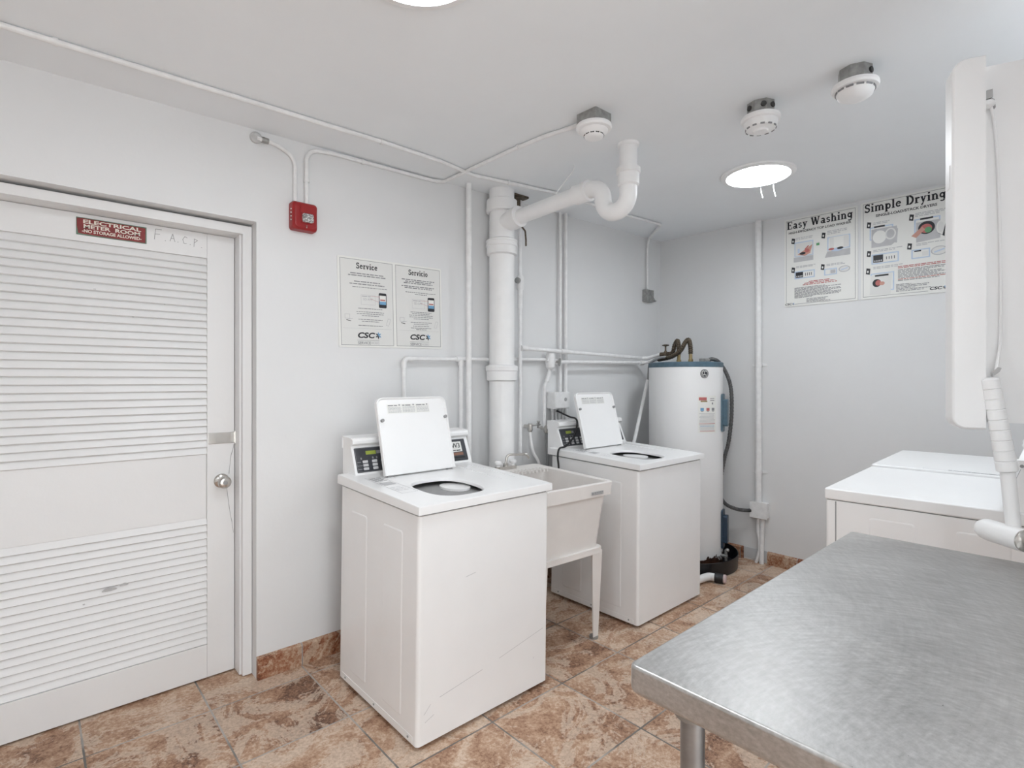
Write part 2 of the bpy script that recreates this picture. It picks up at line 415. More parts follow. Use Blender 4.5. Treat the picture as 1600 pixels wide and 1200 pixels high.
class Sheet:
    """a plane in the scene: origin, right, up, normal (towards the viewer)"""
    def __init__(s, o, r, u, n): s.o = Vector(o); s.r = Vector(r).normalized(); s.u = Vector(u).normalized(); s.n = Vector(n).normalized()
    def p(s, u, v, w=0): return tuple(s.o + s.r * u + s.u * v + s.n * w)
    def poly(s, mb, pts, w, m=0): mb.add([s.p(u, v, w) for u, v in pts], [list(range(len(pts)))], m)
    def rect(s, mb, u0, u1, v0, v1, w, m=0): s.poly(mb, [(u0, v0), (u1, v0), (u1, v1), (u0, v1)], w, m)
    def frame(s, mb, u0, u1, v0, v1, t, w, m=0):
        s.rect(mb, u0, u1, v1 - t, v1, w, m); s.rect(mb, u0, u1, v0, v0 + t, w, m)
        s.rect(mb, u0, u0 + t, v0 + t, v1 - t, w, m); s.rect(mb, u1 - t, u1, v0 + t, v1 - t, w, m)
    def line(s, mb, a, b, t, w, m=0):
        d = Vector((b[0] - a[0], b[1] - a[1])); d.normalize(); nx, ny = -d.y * t / 2, d.x * t / 2
        s.poly(mb, [(a[0] + nx, a[1] + ny), (a[0] - nx, a[1] - ny), (b[0] - nx, b[1] - ny), (b[0] + nx, b[1] + ny)], w, m)
    def ell(s, mb, u, v, a, b, w, m=0, n=20):
        s.poly(mb, [(u + a * math.cos(2 * math.pi * i / n), v + b * math.sin(2 * math.pi * i / n)) for i in range(n)], w, m)
    def text(s, mb, txt, u, v, size, w, m=0, width=None, rot=0, **kw):
        vs, fs = text2d(txt, size, **kw)
        k = 1.0
        if width: k = width / (max(a for a, b in vs) - min(a for a, b in vs))
        c, sn = math.cos(rot), math.sin(rot)
        mb.add([s.p(u + a * k * c - b * sn, v + a * k * sn + b * c, w) for a, b in vs], fs, m)
    def serif(s, mb, txt, u, v, size, w, m=0, width=None):
        vs, fs, L = serif2d(txt, size); k = width / L if width else 1
        mb.add([s.p(u + a * k, v + b, w) for a, b in vs], fs, m)
    def words(s, mb, u0, u1, v, h, w, m=0, seed=0, center=False):
        """a row of unreadably small print"""
        rr = random.Random(seed); u = u0
        while u < u1 - h:
            L = min(rr.uniform(2.0, 6.5) * h, u1 - u); s.rect(mb, u, u + L, v - h / 2, v + h / 2, w, m); u += L + h * 0.8

# ------------------------------------------------------------------ setting
YW, XW = 2.63, 4.13            # left wall face, back wall face
X0, YR = -1.7, -0.45           # open end behind the photographer, right wall face
def zc(x, y): return 2.528 + 0.0195 * x + 0.015 * (y - 2.63)     # the ceiling runs slightly out of level

f = MB(); f.add([(X0, -1.7, 0), (XW + .15, -1.7, 0), (XW + .15, YW + .35, 0), (X0, YW + .35, 0), (X0, -1.7, -.1), (XW + .15, -1.7, -.1), (XW + .15, YW + .35, -.1), (X0, YW + .35, -.1)],
    [[0, 1, 2, 3], [4, 5, 6, 7], [0, 1, 5, 4], [1, 2, 6, 5], [2, 3, 7, 6], [3, 0, 4, 7]])
o = f.build('floor', 'floor'); struct(o, 'terracotta mottled stone-look tile floor with grey grout', 'floor')
# keep object coordinates equal to scene coordinates on the tiled surfaces
def at_origin(o):
    o.data.transform(Matrix.Translation(o.location)); o.location = (0, 0, 0)
at_origin(o)
c = MB(); cs = [(X0, -1.7), (XW + .15, -1.7), (XW + .15, YW + .25), (X0, YW + .25)]
c.add([(x, y, zc(x, y)) for x, y in cs] + [(x, y, zc(x, y) + .1) for x, y in cs], [[0, 1, 2, 3], [4, 5, 6, 7], [0, 1, 5, 4], [1, 2, 6, 5], [2, 3, 7, 6], [3, 0, 4, 7]])
struct(c.build('ceiling', 'ceil'), 'smooth pale grey painted ceiling', 'ceiling')
OX, OZ, OL = 0.776, 2.118, -0.29     # door opening
w = MB()
w.box(X0, OL, YW, YW + .22, 0, 2.75); w.box(OX, XW + .15, YW, YW + .22, 0, 2.75); w.box(OL, OX, YW, YW + .22, OZ, 2.75)
struct(w.build('wall_left', 'wall'), 'pale grey painted wall with the louvered door and pipes', 'wall')
w = MB(); w.box(XW, XW + .15, -1.7, YW + .22, 0, 2.75); struct(w.build('wall_back', 'wall'), 'pale grey painted end wall with the two washing posters', 'wall')
w = MB(); w.box(1.15, XW, YR - .12, YR, 0, 2.75); struct(w.build('wall_right', 'wall'), 'pale grey painted wall behind the dryers', 'wall')
w = MB(); w.box(X0 - .12, X0, -1.7, YW + .22, 0, 2.75); struct(w.build('wall_front', 'wall'), 'pale grey painted wall behind the photographer', 'wall')
w = MB(); w.box(X0, -.75, -1.82, -1.7, 0, 2.75); w.box(1.15, XW + .15, -1.82, -1.7, 0, 2.75); w.box(-.75, 1.15, -1.82, -1.7, 2.1, 2.75); struct(w.build('wall_fill_opening', 'wall'), 'pale grey painted wall with an added unseen opening for fill light', 'wall')  # opening added out of view so world light fills from behind
w = MB(); w.box(1.15, 1.27, -1.7, YR - .12, 0, 2.75); struct(w.build('wall_return', 'wall'), 'pale grey painted return wall beside the added opening', 'wall')
w = MB(); w.box(OL - .1, OX + .1, YW + .222, YW + .3, -.02, 2.3); struct(w.build('wall_shade_backing', 'dark'), 'dark slab coloured as the shade behind the louvered door', 'wall')  # near-black slab puts the shade behind the door into colour

# baseboards
b = MB()
def base_l(x0, x1): b.prism([(YW, 0), (YW - .020, 0), (YW - .020, .093), (YW - .014, .099), (YW, .104)], lambda y, z, x: (x, y, z), x0, x1)
base_l(OX, 0.979); base_l(0.981, 1.3935); base_l(1.396, XW - .001)
o = b.build('baseboard_left', 'base_l'); at_origin(o); struct(o, 'rust brown tile baseboard along the wall with the door', 'baseboard')
b = MB()
for y0, y1 in ((1.887, 2.605), (0.9, 1.702), (YR, 0.899)):
    b.prism([(XW, 0), (XW - .020, 0), (XW - .020, .083), (XW - .014, .089), (XW, .094)], lambda x, z, y: (x, y, z), y0, y1)
o = b.build('baseboard_back', 'base_b'); at_origin(o); struct(o, 'rust brown tile baseboard on the end wall with one tile missing', 'baseboard')
p = MB()
p.box(XW - .006, XW, 1.704, 1.885, 0.012, 0.094, .002)
o = p.build('trim_2', 'plaster'); struct(o, 'bare grey plaster patch where a baseboard tile is missing', 'trim')

# door frame: a metal frame set back inside the wall opening
t = MB()
def frame_sec(x0, x1, z1, y0, y1):      # right jamb + head as one mitred frame piece
    t.box(x0, x1, y0, y1, 0.004, z1 + (x1 - x0), .003)
    t.box(OL + .01, x0 + .002, y0, y1, z1, z1 + (x1 - x0), .003)
    t.box(OL + .01, OL + .01 + (x1 - x0), y0, y1, 0.004, z1, .003)
frame_sec(0.7335, 0.7745, 2.066, 2.690, 2.83)
frame_sec(0.7245, 0.7400, 2.0645, 2.712, 2.83)
struct(t.build('trim_1', 'door'), 'white painted metal frame around the louvered door', 'door frame')

# ---- door
DY = 2.785; DL, DR, DT = -.255, .7225, 2.063
door = thing('door_1', 'white painted louvered door with small red meter room sign', 'door', ((DL + DR) / 2, DY, 0.006), kind='structure')
b = MB()
b.box(.607, DR, DY, DY + .035, .008, DT, .002); b.box(DL, DL + .115, DY, DY + .035, .008, DT, .002)
b.box(DL + .115, .607, DY, DY + .035, 1.950, DT, .002); b.box(DL + .115, .607, DY, DY + .035, .008, .160, .002)
b.build('stiles_and_rails', 'door', door)
b = MB(); b.box(DL + .115, .607, DY + .011, DY + .03, .745, 1.045, .002); b.build('solid_panel', 'door', door)
def louvers(z0, z1, n):
    b = MB(); pt = (z1 - z0) / n
    for i in range(n):
        z = z0 + pt * i; j = random.uniform(-.0007, .0007)
        b.prism([(DY + .003 + j, z + .002), (DY + .009 + j, z - .002), (DY + .023, z + pt + .001), (DY + .017, z + pt + .005)],
                lambda y, zz, x: (x, y, zz), DL + .113, .609)
    b.box(DL + .113, .609, DY + .026, DY + .032, z0 - .004, z1 + .004)
    b.build('louvered_panel', 'door', door)
louvers(1.042, 1.950, 28); louvers(.162, .748, 18)
k = MB()
kx, kz = .667, .912
k.lathe([(.033, 0), (.033, .004), (.028, .010), (.014, .014), (.013, .030), (.024, .040), (.0285, .052), (.0275, .062), (.020, .070), (.010, .072)], (kx, DY, kz), (0, -1, 0), 28)
kn = k.build('door_knob', 'chrome', door)
k = MB(); k.lathe([(.009, 0), (.009, .003), (.006, .004)], (kx, DY - .072, kz), (0, -1, 0), 16); k.box(kx - .001, kx + .001, DY - .0775, DY - .075, kz - .005, kz + .005); k.build('keyhole', 'rubber', kn)
k = MB(); k.box(.611, .7285, DY - .004, DY + .001, 1.087, 1.139, .0015); k.box(.722, .7285, DY - .014, DY + .001, 1.082, 1.145, .0015)
for u, v in ((.618, 1.094), (.618, 1.133), (.712, 1.094), (.712, 1.133)): k.cyl((u, DY - .003, v), (u, DY - .006, v), .0035, 10)
k.build('latch_guard_plate', 'chrome', door)
k = MB()
sh = Sheet((0, DY, 0), (1, 0, 0), (0, 0, 1), (0, -1, 0))
def crack(pts):
    for a, q in zip(pts, pts[1:]): sh.line(k, a, q, random.uniform(.0015, .003), .0004)
crack([(.720, 1.080), (.715, 1.05), (.708, 1.03), (.705, 1.0), (.700, .956), (.699, .94)])
crack([(.690, .885), (.691, .86), (.698, .80), (.701, .774), (.708, .73), (.712, .71), (.718, .658)])
k.build('crack', 'pencil', door)
k = MB()
hw = {'F': [((0, 0), (.1, 1)), ((.1, 1), (.75, 1.02)), ((.05, .52), (.55, .56))], 'A': [((0, 0), (.38, 1)), ((.38, 1), (.7, 0)), ((.15, .4), (.55, .4))],
      'C': [((.7, .85), (.35, 1)), ((.35, 1), (.05, .6)), ((.05, .6), (.2, .08)), ((.2, .08), (.6, .1))], 'P': [((.05, 0), (.1, 1)), ((.1, 1), (.55, .85)), ((.55, .85), (.1, .5))]}
for ch, u, v, sc in (('F', .402, 2.001, .046), ('A', .460, 2.003, .034), ('C', .508, 2.000, .034), ('P', .552, 1.994, .036)):
    for a, q in hw[ch]: sh.line(k, (u + a[0] * sc * .8, v + a[1] * sc), (u + q[0] * sc * .8, v + q[1] * sc), .0022, .0004)
    sh.rect(k, u + sc * .85, u + sc * .85 + .003, v, v + .003, .0004)
k.build('handwriting', 'pencil', door)
k = MB()
for (u, v, a, q) in ((.245, .508, .030, .010), (.292, .519, .022, .007), (.16, .47, .006, .004), (.325, 1.655, .004, .003), (.195, 1.76, .006, .0025), (.44, 1.72, .003, .0025)):
    sh.poly(k, [(u + a * math.cos(t / 14 * 6.283) * random.uniform(.55, 1), v + q * math.sin(t / 14 * 6.283) * random.uniform(.5, 1)) for t in range(14)], -.002 if v < 1 else .0005)
k.build('paint_chip', 'greyp', door)

# sign screwed on the door
sg = thing('warning_sign', 'small worn red sign reading electrical meter room on the louvered door', 'sign', (.254, DY, 1.975))
tl = math.atan2(-.001, .235)
ss = Sheet((.2545, DY, 2.011), (1, 0, 0), (0, 0, 1), (0, -1, 0))
b = MB(); b.box(.136, .373, DY - .003, DY - .0002, 1.9755, 2.0465, .0008); b.build('backing', 'signgrn', sg)
b = MB(); b.prism([(-.112, -.030), (-.05, -.0315), (.0, -.0325), (.06, -.032), (.114, -.0325), (.1145, .031), (.04, .0315), (-.1, .0325), (-.1165, .031), (-.1165, .0), (-.1145, -.012)], lambda u, v, q: ss.p(u, v, q), .0028, .0034); b.build('red_face', 'signred', sg)
b = MB()
ss.text(b, 'ELECTRICAL', 0, .0195, .021, .0042, width=.195, off=.0006)
ss.text(b, 'METER  ROOM', 0, .0005, .021, .0042, width=.190, off=.0006)
ss.text(b, '-NO STORAGE ALLOWED-', 0, -.0185, .018, .0042, width=.200, off=.0005)
b.build('lettering', 'cream', sg)

# ------------------------------------------------------------------ ceiling lights
def ceiling_or_fill_light(x, y, label):
    z = zc(x, y); t = thing('ceiling_or_fill_light', label, 'light', (x, y, z), group='round ceiling lights')
    b = MB(); b.lathe([(.196, .004), (.200, -.004), (.196, -.012), (.170, -.018), (.166, -.010), (.166, .004)], (x, y, z), n=48, cap=False); b.build('trim_ring', 'plastic', t)
    b = MB(); b.lathe([(.167, -.004), (.167, -.0095), (.10, -.013), (.03, -.0145)], (x, y, z), n=48); b.build('diffuser', 'lamp', t)
ceiling_or_fill_light(3.10, 1.335, 'round lit ceiling light above the water heater end of the room')
ceiling_or_fill_light(.766, 1.235, 'round lit ceiling light nearest the door, cut by the top of the photo')
ceiling_or_fill_light(2.45, -.18, 'added round fill light over the dryers, out of view at right')  # added out of view to brighten the far right of the room
ceiling_or_fill_light(.55, -.85, 'added round fill light, unseen, just behind the photographer')  # added unseen lamp, brightens the panel and the fronts
ceiling_or_fill_light(-.95, -.20, 'added round fill light, unseen, farthest behind the photographer')  # added unseen lamp, lifts the sides turned toward the camera end

# ------------------------------------------------------------------ washers
WW = .69
def washer():
    t = thing('washing_machine', '', 'washing machine', (0, 0, 0), group='coin laundry top load washers')
    SH = Matrix.Identity(4); SH[0][2] = .013            # the machine leans a little to the right
    def mb():
        m = MB(); m.T = SH; return m
    zd = lambda y: .917 + .030 * (y / .69)
    # cabinet with pressed side panels
    b = mb()
    pts = rrect(0, WW, 0, .672, .016)
    b.prism(pts, lambda x, y, z: (x, y, z if z < .5 else .8750 + .02 * y / .69), .018, .872)
    n = len(pts)
    for side, sx in ((0, -1), (WW, 1)):
        for y0, y1 in ((.115, .27), (.41, .565)):
            rr = rrect(y0, y1, .085, .80, .012, 3)
            ri = rrect(y0 + .008, y1 - .008, .093, .792, .010, 3); k = len(rr)
            vs = [(side, a, q) for a, q in rr] + [(side + sx * .0035, a, q) for a, q in ri]
            b.add(vs, [[i, (i + 1) % k, k + (i + 1) % k, k + i] for i in range(k)] + [list(range(k, 2 * k))])
        b.box(side - .0015, side + .0015, .03, .64, .020, .048, .001)
    b.build('cabinet', 'enamel', t, world=False)
    for y in (.06, .33, .6):
        b = mb(); b.cyl((-.004, y, .036), (.001, y, .036), .0045, 10); b.build('screw', 'rubber', t, world=False)
    b = mb(); b.prism(rrect(.004, WW - .004, .004, .668, .014), lambda x, y, z: (x, y, z + .02 * y / .69), .870, .886); b.build('seam_and_shade', 'rubber', t, world=False)  # dark fill stands in for the shadow line under the deck
    for x in (.05, WW - .05):
        for y in (.05, .62):
            b = MB(); b.lathe([(.022, 0), (.022, .008), (.010, .010), (.010, .024)], (x, y, 0), n=16); b.build('foot', 'black', t, world=False)
    # deck with the loading opening
    b = mb(); nn = 64
    cx, cy, hx, hy = .268, .202, .136, .160
    def sup(a, rx, ry, e): c_, s_ = math.cos(a), math.sin(a); return (rx * math.copysign(abs(c_) ** (2 / e), c_), ry * math.copysign(abs(s_) ** (2 / e), s_))
    rings = []
    def outer(a, ex):
        # rounded rectangle met along the ray at angle a from the centre of the opening
        x0, x1, y0, y1 = -.010 - ex, WW + .010 + ex, -.014 - ex, .690 + ex
        c_, s_ = math.cos(a), math.sin(a); tt = 1e9
        if c_ > 1e-6: tt = min(tt, (x1 - cx) / c_)
        if c_ < -1e-6: tt = min(tt, (x0 - cx) / c_)
        if s_ > 1e-6: tt = min(tt, (y1 - cy) / s_)
        if s_ < -1e-6: tt = min(tt, (y0 - cy) / s_)
        return (cx + c_ * tt, cy + s_ * tt)
    corners = [math.atan2(yy - cy, xx - cx) for xx, yy in ((-.010, -.014), (WW + .010, -.014), (WW + .010, .69), (-.010, .69))]
    angs = sorted(set([2 * math.pi * i / nn - math.pi for i in range(nn)] + corners))
    nn = len(angs)
    def ringpts(fn): return [fn(a) for a in angs]
    def inner(a, g, dz, e=2.7):
        u, v = sup(a, hx - g, hy - g, e); return (cx + u, cy + v, zd(cy + v) + dz)
    def oz(a, ex, dz):
        x, y = outer(a, ex); return (x, y, zd(y) + dz)
    rings = [ringpts(lambda a: inner(a, -.03, -.016)), ringpts(lambda a: inner(a, .003, -.014)), ringpts(lambda a: inner(a, .0025, -.004)), ringpts(lambda a: inner(a, .0008, -.0012)), ringpts(lambda a: inner(a, -.001, 0)), ringpts(lambda a: inner(a, -.02, 0)),
             ringpts(lambda a: oz(a, -.006, 0)), ringpts(lambda a: oz(a, -.0018, -.0018)), ringpts(lambda a: oz(a, 0, -.006)), ringpts(lambda a: (*outer(a, 0), .884 + .02 * outer(a, 0)[1] / .69)), ringpts(lambda a: (*outer(a, -.02), .884 + .02 * outer(a, 0)[1] / .69))]
    vs = sum(rings, []); fs = []
    for j in range(len(rings) - 1):
        for i in range(nn):
            q = (i + 1) % nn; fs.append([j * nn + i, j * nn + q, (j + 1) * nn + q, (j + 1) * nn + i])
    b.add(vs, fs); b.build('deck', 'enamel', t, world=False, ang=30)
    b = mb()   # raised ridge and bleach dispenser
    for x0 in (.560, .640): b.prism([(.16, zd(.16) - .006), (.545, zd(.545) - .006), (.535, zd(.535) + .003), (.18, zd(.18) + .0015)], lambda y, z, x: (x, y, z), x0, x0 + .012)
    b.build('deck_ridge', 'enamel', t, world=False)
    b = mb(); b.prism([(cx + .095 + .062 * math.cos(R(a)), cy + .075 + .085 * math.sin(R(a))) for a in range(0, 360, 15)], XYW, .893, .903); b.build('bleach_tray', 'plastic', t, world=False)
    b = mb(); b.lathe([(.20, .50), (.215, .52), (.215, .80), (.212, .838), (.196, .844), (.186, .836), (.188, .822), (.200, .80), (.200, .53), (.02, .525)], (cx + .06, cy + .12, 0), n=40, cap=False); b.build('drum', 'drumsteel', t, world=False)
    b = mb(); b.lathe([(.10, .53), (.06, .58), (.045, .66), (.04, .69), (.03, .70)], (cx + .06, cy + .12, 0), n=24); b.build('agitator', 'plastic', t, world=False)
    # instruction sticker on the deck
    tl_ = math.atan(.030 / .69)
    ds = Sheet((0.045, .20, zd(.20) + .0006), (1, 0, 0), (0, math.cos(tl_), math.sin(tl_)), (0, -math.sin(tl_), math.cos(tl_))); b = mb()
    ds.frame(b, 0, .075, 0, .33, .0015, 0, 0)
    for i in range(5): ds.words(b, .008, .068, .31 - i * .016, .006, .0002, 1, seed=i)
    ds.rect(b, .008, .066, .16, .215, .0002, 2)
    for i in range(4): ds.words(b, .008, .06, .11 - i * .02, .004, .0002, 2, seed=i + 20)
    b.build('deck_sticker', ['ink2', 'ink2', 'ink3'], t, world=False)
    # lid, standing open
    hy0, hz0 = .497, .944; la = math.atan2(.095, .352)
    lr, lu, ln = Vector((1, 0, 0)), Vector((0, math.sin(la), math.cos(la))), Vector((0, -math.cos(la), math.sin(la)))
    L = Sheet((.140, hy0, hz0), lr, lu, ln); LWd, LH = .392, .368
    b = MB(); out = rrect(0, LWd, 0, LH, .034, 6, (0, 0, 1, 1)); inn = rrect(.010, LWd - .010, .004, LH - .010, .026, 6, (0, 0, 1, 1)); k = len(out)
    vs = [L.p(u, v, -.016) for u, v in inn] + [L.p(u, v, -.010) for u, v in out] + [L.p(u, v, .010) for u, v in out] + [L.p(u, v, .012) for u, v in rrect(.004, LWd - .004, .002, LH - .004, .031, 6, (0, 0, 1, 1))] + [L.p(u, v, .004) for u, v in inn]
    fs = [[j * k + i, j * k + (i + 1) % k, (j + 1) * k + (i + 1) % k, (j + 1) * k + i] for j in range(4) for i in range(k)] + [list(range(k)), list(range(4 * k, 5 * k))]
    b.add(vs, fs); lid = b.build('lid', 'enamel', t, world=False)
    for u, v in ((.020, .258), (LWd - .016, .262)):
        b = MB(); b.cyl(L.p(u, v, .003), L.p(u, v, .017), .0078, 14); b.build('bumper', 'rubber', lid, world=False)
    b = MB(); L.rect(b, .055, .29, .29, .335, .0045, 0)
    for j in range(3):
        u0 = .06 + j * .078
        L.words(b, u0, u0 + .05, .329, .005, .0052, 1, seed=j); L.ell(b, u0 + .062, .331, .004, .004, .0052, 1)
        for q in range(5): L.words(b, u0, u0 + .07, .320 - q * .006, .0026, .0052, 2, seed=j * 9 + q)
    b.build('lid_sticker', ['paper', 'ink2', 'ink3'], lid, world=False)
    for u in (.03, LWd - .03):
        b = MB(); b.cyl(L.p(u - .015, -.002, -.004), L.p(u + .015, -.002, -.004), .008, 12); b.build('hinge', 'rubber', lid, world=False)
    # console
    b = mb(); cz = .944
    prof = [(.606, cz - .006), (.664, 1.074), (.650, 1.078), (.643, 1.086), (.643, 1.098), (.650, 1.107), (.745, 1.112), (.745, cz - .05)]
    b.prism(prof, lambda y, z, x: (x, y, z), .040, .716)
    con = b.build('console', 'plastic', t, world=False)
    b = mb(); b.prism([(.652, 1.106), (.650, 1.112), (.748, 1.117), (.748, 1.06), (.746, 1.06), (.746, 1.111)], lambda y, z, x: (x, y, z), .036, .720); b.build('console_cap', 'plastic', con, world=False)
    u_ = Vector((0, .058, 1.074 - cz + .006)); ua = u_.normalized(); na = Vector((0, -ua.z, ua.y))
    Cn = Sheet((.013, .606, cz - .006), (1, 0, 0), ua, na)
    CH = u_.length
    b = mb(); Cn2 = Cn
    b.prism(rrect(.052, .345, .016, CH - .012, .004, 2), lambda u, v, q: Cn.p(u - .013, v, q), -.001, .0022); kp = b.build('keypad_panel', 'panel', t, world=False)
    def q(u): return u - .013
    for j in range(5):
        for i in range(3):
            b = mb(); u = q(.085 + j * .048); v = .026 + i * .017
            b.prism(rrect(u, u + .026, v, v + .0125, .002, 2), lambda a, c_, d: Cn.p(a, c_, d), .002, .0042); b.build('key', 'key', kp, world=False)
    b = mb(); b.prism([(q(.108), .100), (q(.160), .100), (q(.160), .118), (q(.108), .118)], lambda a, c_, d: Cn.p(a, c_, d), .002, .0032); b.build('display', 'lcd', kp, world=False)
    b = mb()
    Cn.frame(b, q(.055), q(.342), .018, CH - .014, .0012, .0026)
    for u in (.080, .140, .160): Cn.ell(b, q(u), .083, .004, .006, .0028, 0, 10)
    for i in range(3): Cn.words(b, q(.058), q(.082), .032 + i * .017, .003, .0028, 0, seed=i)
    Cn.rect(b, q(.163), q(.185), .101, .117, .0028, 0)
    b.build('panel_print', 'ink2', kp, world=False)
    b = mb(); b.prism(rrect(.520, .695, .016, CH - .012, .004, 2), lambda u, v, w_: Cn.p(u - .013, v, w_), -.001, .0022); cp = b.build('card_panel', 'panel', t, world=False)
    b = mb(); b.prism([(q(.575), .066), (q(.667), .066), (q(.667), .122), (q(.575), .122)], lambda a, c_, d: Cn.p(a, c_, d), .002, .003); b.build('number_card', 'paper', cp, world=False)
    b = mb(); Cn.rect(b, q(.575), q(.670), .046, .062, .003, 0); b.build('brown_strip', 'cardboard', cp, world=False)
    b = mb(); Cn.rect(b, q(.58), q(.676), .030, .040, .003, 0); Cn.words(b, q(.57), q(.64), .022, .004, .003, 0, 3); b.build('card_slot', 'black', cp, world=False)
    return t, cp, mb, Cn, q
w1, cp1, wmb, Cn, q = washer()
w2 = copy_tree(w1)
w1.location = (1.062, 1.708, 0); w2.location = (2.502, 1.737, 0)
w1['label'] = 'white top load washer with raised lid and W3 card, nearest the louvered door'
w2['label'] = 'white top load washer with raised lid standing between utility sink and water heater'
b = wmb(); Cn.text(b, 'W3', q(.630), .099, .038, .0045, width=.056, off=.0006); Cn.words(b, q(.600), q(.658), .0735, .005, .0045, 0, 5)
b.build('card_lettering', 'ink', cp1, world=False)

b = MB(); FW = Sheet((w1.location.x, w1.location.y, 0), (1, 0, .0), (0.013, 0, 1), (0, -1, 0))
for a_, q_ in (((.10, .17), (.31, .20)), ((.40, .215), (.66, .262)), ((.22, .60), (.27, .607)), ((.03, .13), (.06, .16)), ((.035, .10), (.075, .115)), ((.60, .145), (.605, .15))):
    FW.line(b, a_, q_, .0016, .0006)
b.build('scratch', 'ink3', w1)

# ------------------------------------------------------------------ utility sink
def sink():
    t = thing('utility_sink', 'greyish plastic laundry sink on four tapered legs between the two washers', 'sink', (2.07, 2.08, 0), R(-3.5))
    def off(m): return m.build
    fx0, fx1, fy0, fy1 = -.285, .275, -.300, .340      # local
    zr = .846
    def loop(x0, x1, y0, y1, z, r=.03, dz=0):
        return [(x, y, z + dz * (y - y0) / (y1 - y0)) for x, y in rrect(x0, x1, y0, y1, r, 5)]
    b = MB()
    rings = [loop(fx0 + .055, fx1 - .055, fy0 + .06, fy1 - .10, .468, .05),
             loop(fx0 + .028, fx1 - .028, fy0 + .030, fy1 - .03, .760, .035), loop(fx0 + .026, fx1 - .026, fy0 + .027, fy1 - .03, .772, .03),
             loop(fx0 + .004, fx1 - .004, fy0 + .004, fy1 - .002, .776, .03),
             loop(fx0, fx1, fy0, fy1, zr - .004, .03, .015), loop(fx0 + .003, fx1 - .003, fy0 + .003, fy1 - .003, zr, .03, .015),
             loop(fx0 + .018, fx1 - .018, fy0 + .018, fy1 - .105, zr, .03, .010), loop(fx0 + .024, fx1 - .024, fy0 + .024, fy1 - .112, zr - .006, .03, .010),
             loop(fx0 + .065, fx1 - .065, fy0 + .07, fy1 - .15, .50, .05), loop(-.04, .04, -.04, .04, .488, .02)]
    n = len(rings[0]); vs = sum(rings, []); fs = [list(range(n))]
    for j in range(len(rings) - 1):
        for i in range(n): fs.append([j * n + i, j * n + (i + 1) % n, (j + 1) * n + (i + 1) % n, (j + 1) * n + i])
    fs.append(list(range((len(rings) - 1) * n, len(rings) * n))[::-1])
    b.add(vs, fs)
    # raised bottom frame that holds the legs
    b.build('basin', 'tub', t, world=False)
    b = MB(); b.prism(rrect(fx0 + .035, fx1 - .035, fy0 + .04, fy1 - .06, .04, 4), XYW, .462, .492); b.build('leg_frame', 'tub', t, world=False)
    b = MB()
    for i in range(9): b.box(-.02 + i * .028, -.008 + i * .028, fy1 - .185, fy1 - .108, zr - .004, zr + .012, .003)
    b.build('soap_ridges', 'tub', t, world=False)
    for sx, sy in ((-1, -1), (1, -1), (-1, 1), (1, 1)):
        X = fx0 + .045 if sx < 0 else fx1 - .045; Y = fy0 + .045 if sy < 0 else fy1 - .075
        b = MB()
        def ring(z, wd): # angle-section leg: an L open to the inside
            x1 = X - sx * 0; a = wd
            L_ = [(0, 0), (-sx * a, 0), (-sx * a, -sy * .006), (-sx * .006, -sy * .006), (-sx * .006, -sy * a), (0, -sy * a)]
            dx = -sx * .020 * (1 - z / .47)
            return [(X + dx + u, Y + v - sy * .012 * (1 - z / .47), z) for u, v in L_]
        rs = [ring(.475, .075), ring(.30, .062), ring(.012, .036)]
        vs = sum(rs, []); fs = [list(range(6)), list(range(12, 18))] + [[j * 6 + i, j * 6 + (i + 1) % 6, (j + 1) * 6 + (i + 1) % 6, (j + 1) * 6 + i] for j in range(2) for i in range(6)]
        b.add(vs, fs); lg = b.build('leg', 'tub', t, world=False)
        b = MB(); b.cyl((X - sx * .036, Y - sy * .028, 0), (X - sx * .036, Y - sy * .028, .014), .024, 16); b.build('foot', 'galv', lg, world=False)
    b = MB(); s_ = Sheet((.10, fy0 + .0, .80), (1, 0, 0), (0, 0, 1), (0, -1, 0)); s_.rect(b, -.004, .088, -.012, .006, .002, 0)
    s_.ell(b, .006, -.003, .006, .006, .003, 1); s_.words(b, .018, .082, .0, .005, .003, 1, 4); s_.words(b, .018, .08, -.008, .003, .003, 1, 8); b.build('maker_plate', ['greyp', 'ink2'], t, world=False)
    # faucet on the back ledge
    b = MB(); zt = zr + .012; fx, fy = .00, fy1 - .045
    b.prism(rrect(fx - .075, fx + .075, fy - .022, fy + .022, .018), XYW, zt, zt + .020)
    b.cyl((fx, fy, zt + .015), (fx, fy, zt + .035), .016)
    b.tube([(fx, fy, zt + .03), (fx + .01, fy, zt + .085), (fx + .12, fy - .05, zt + .085), (fx + .135, fy - .055, zt + .06)], .0075, .025)
    fa = b.build('faucet', 'chrome', t, world=False)
    for sx in (-1, 1):
        b = MB(); b.lathe([(.012, .018), (.010, .030), (.020, .034), (.022, .046), (.016, .052)], (fx + sx * .055, fy, zt), n=12); b.build('tap_handle', 'plastic', fa, world=False)
sink()

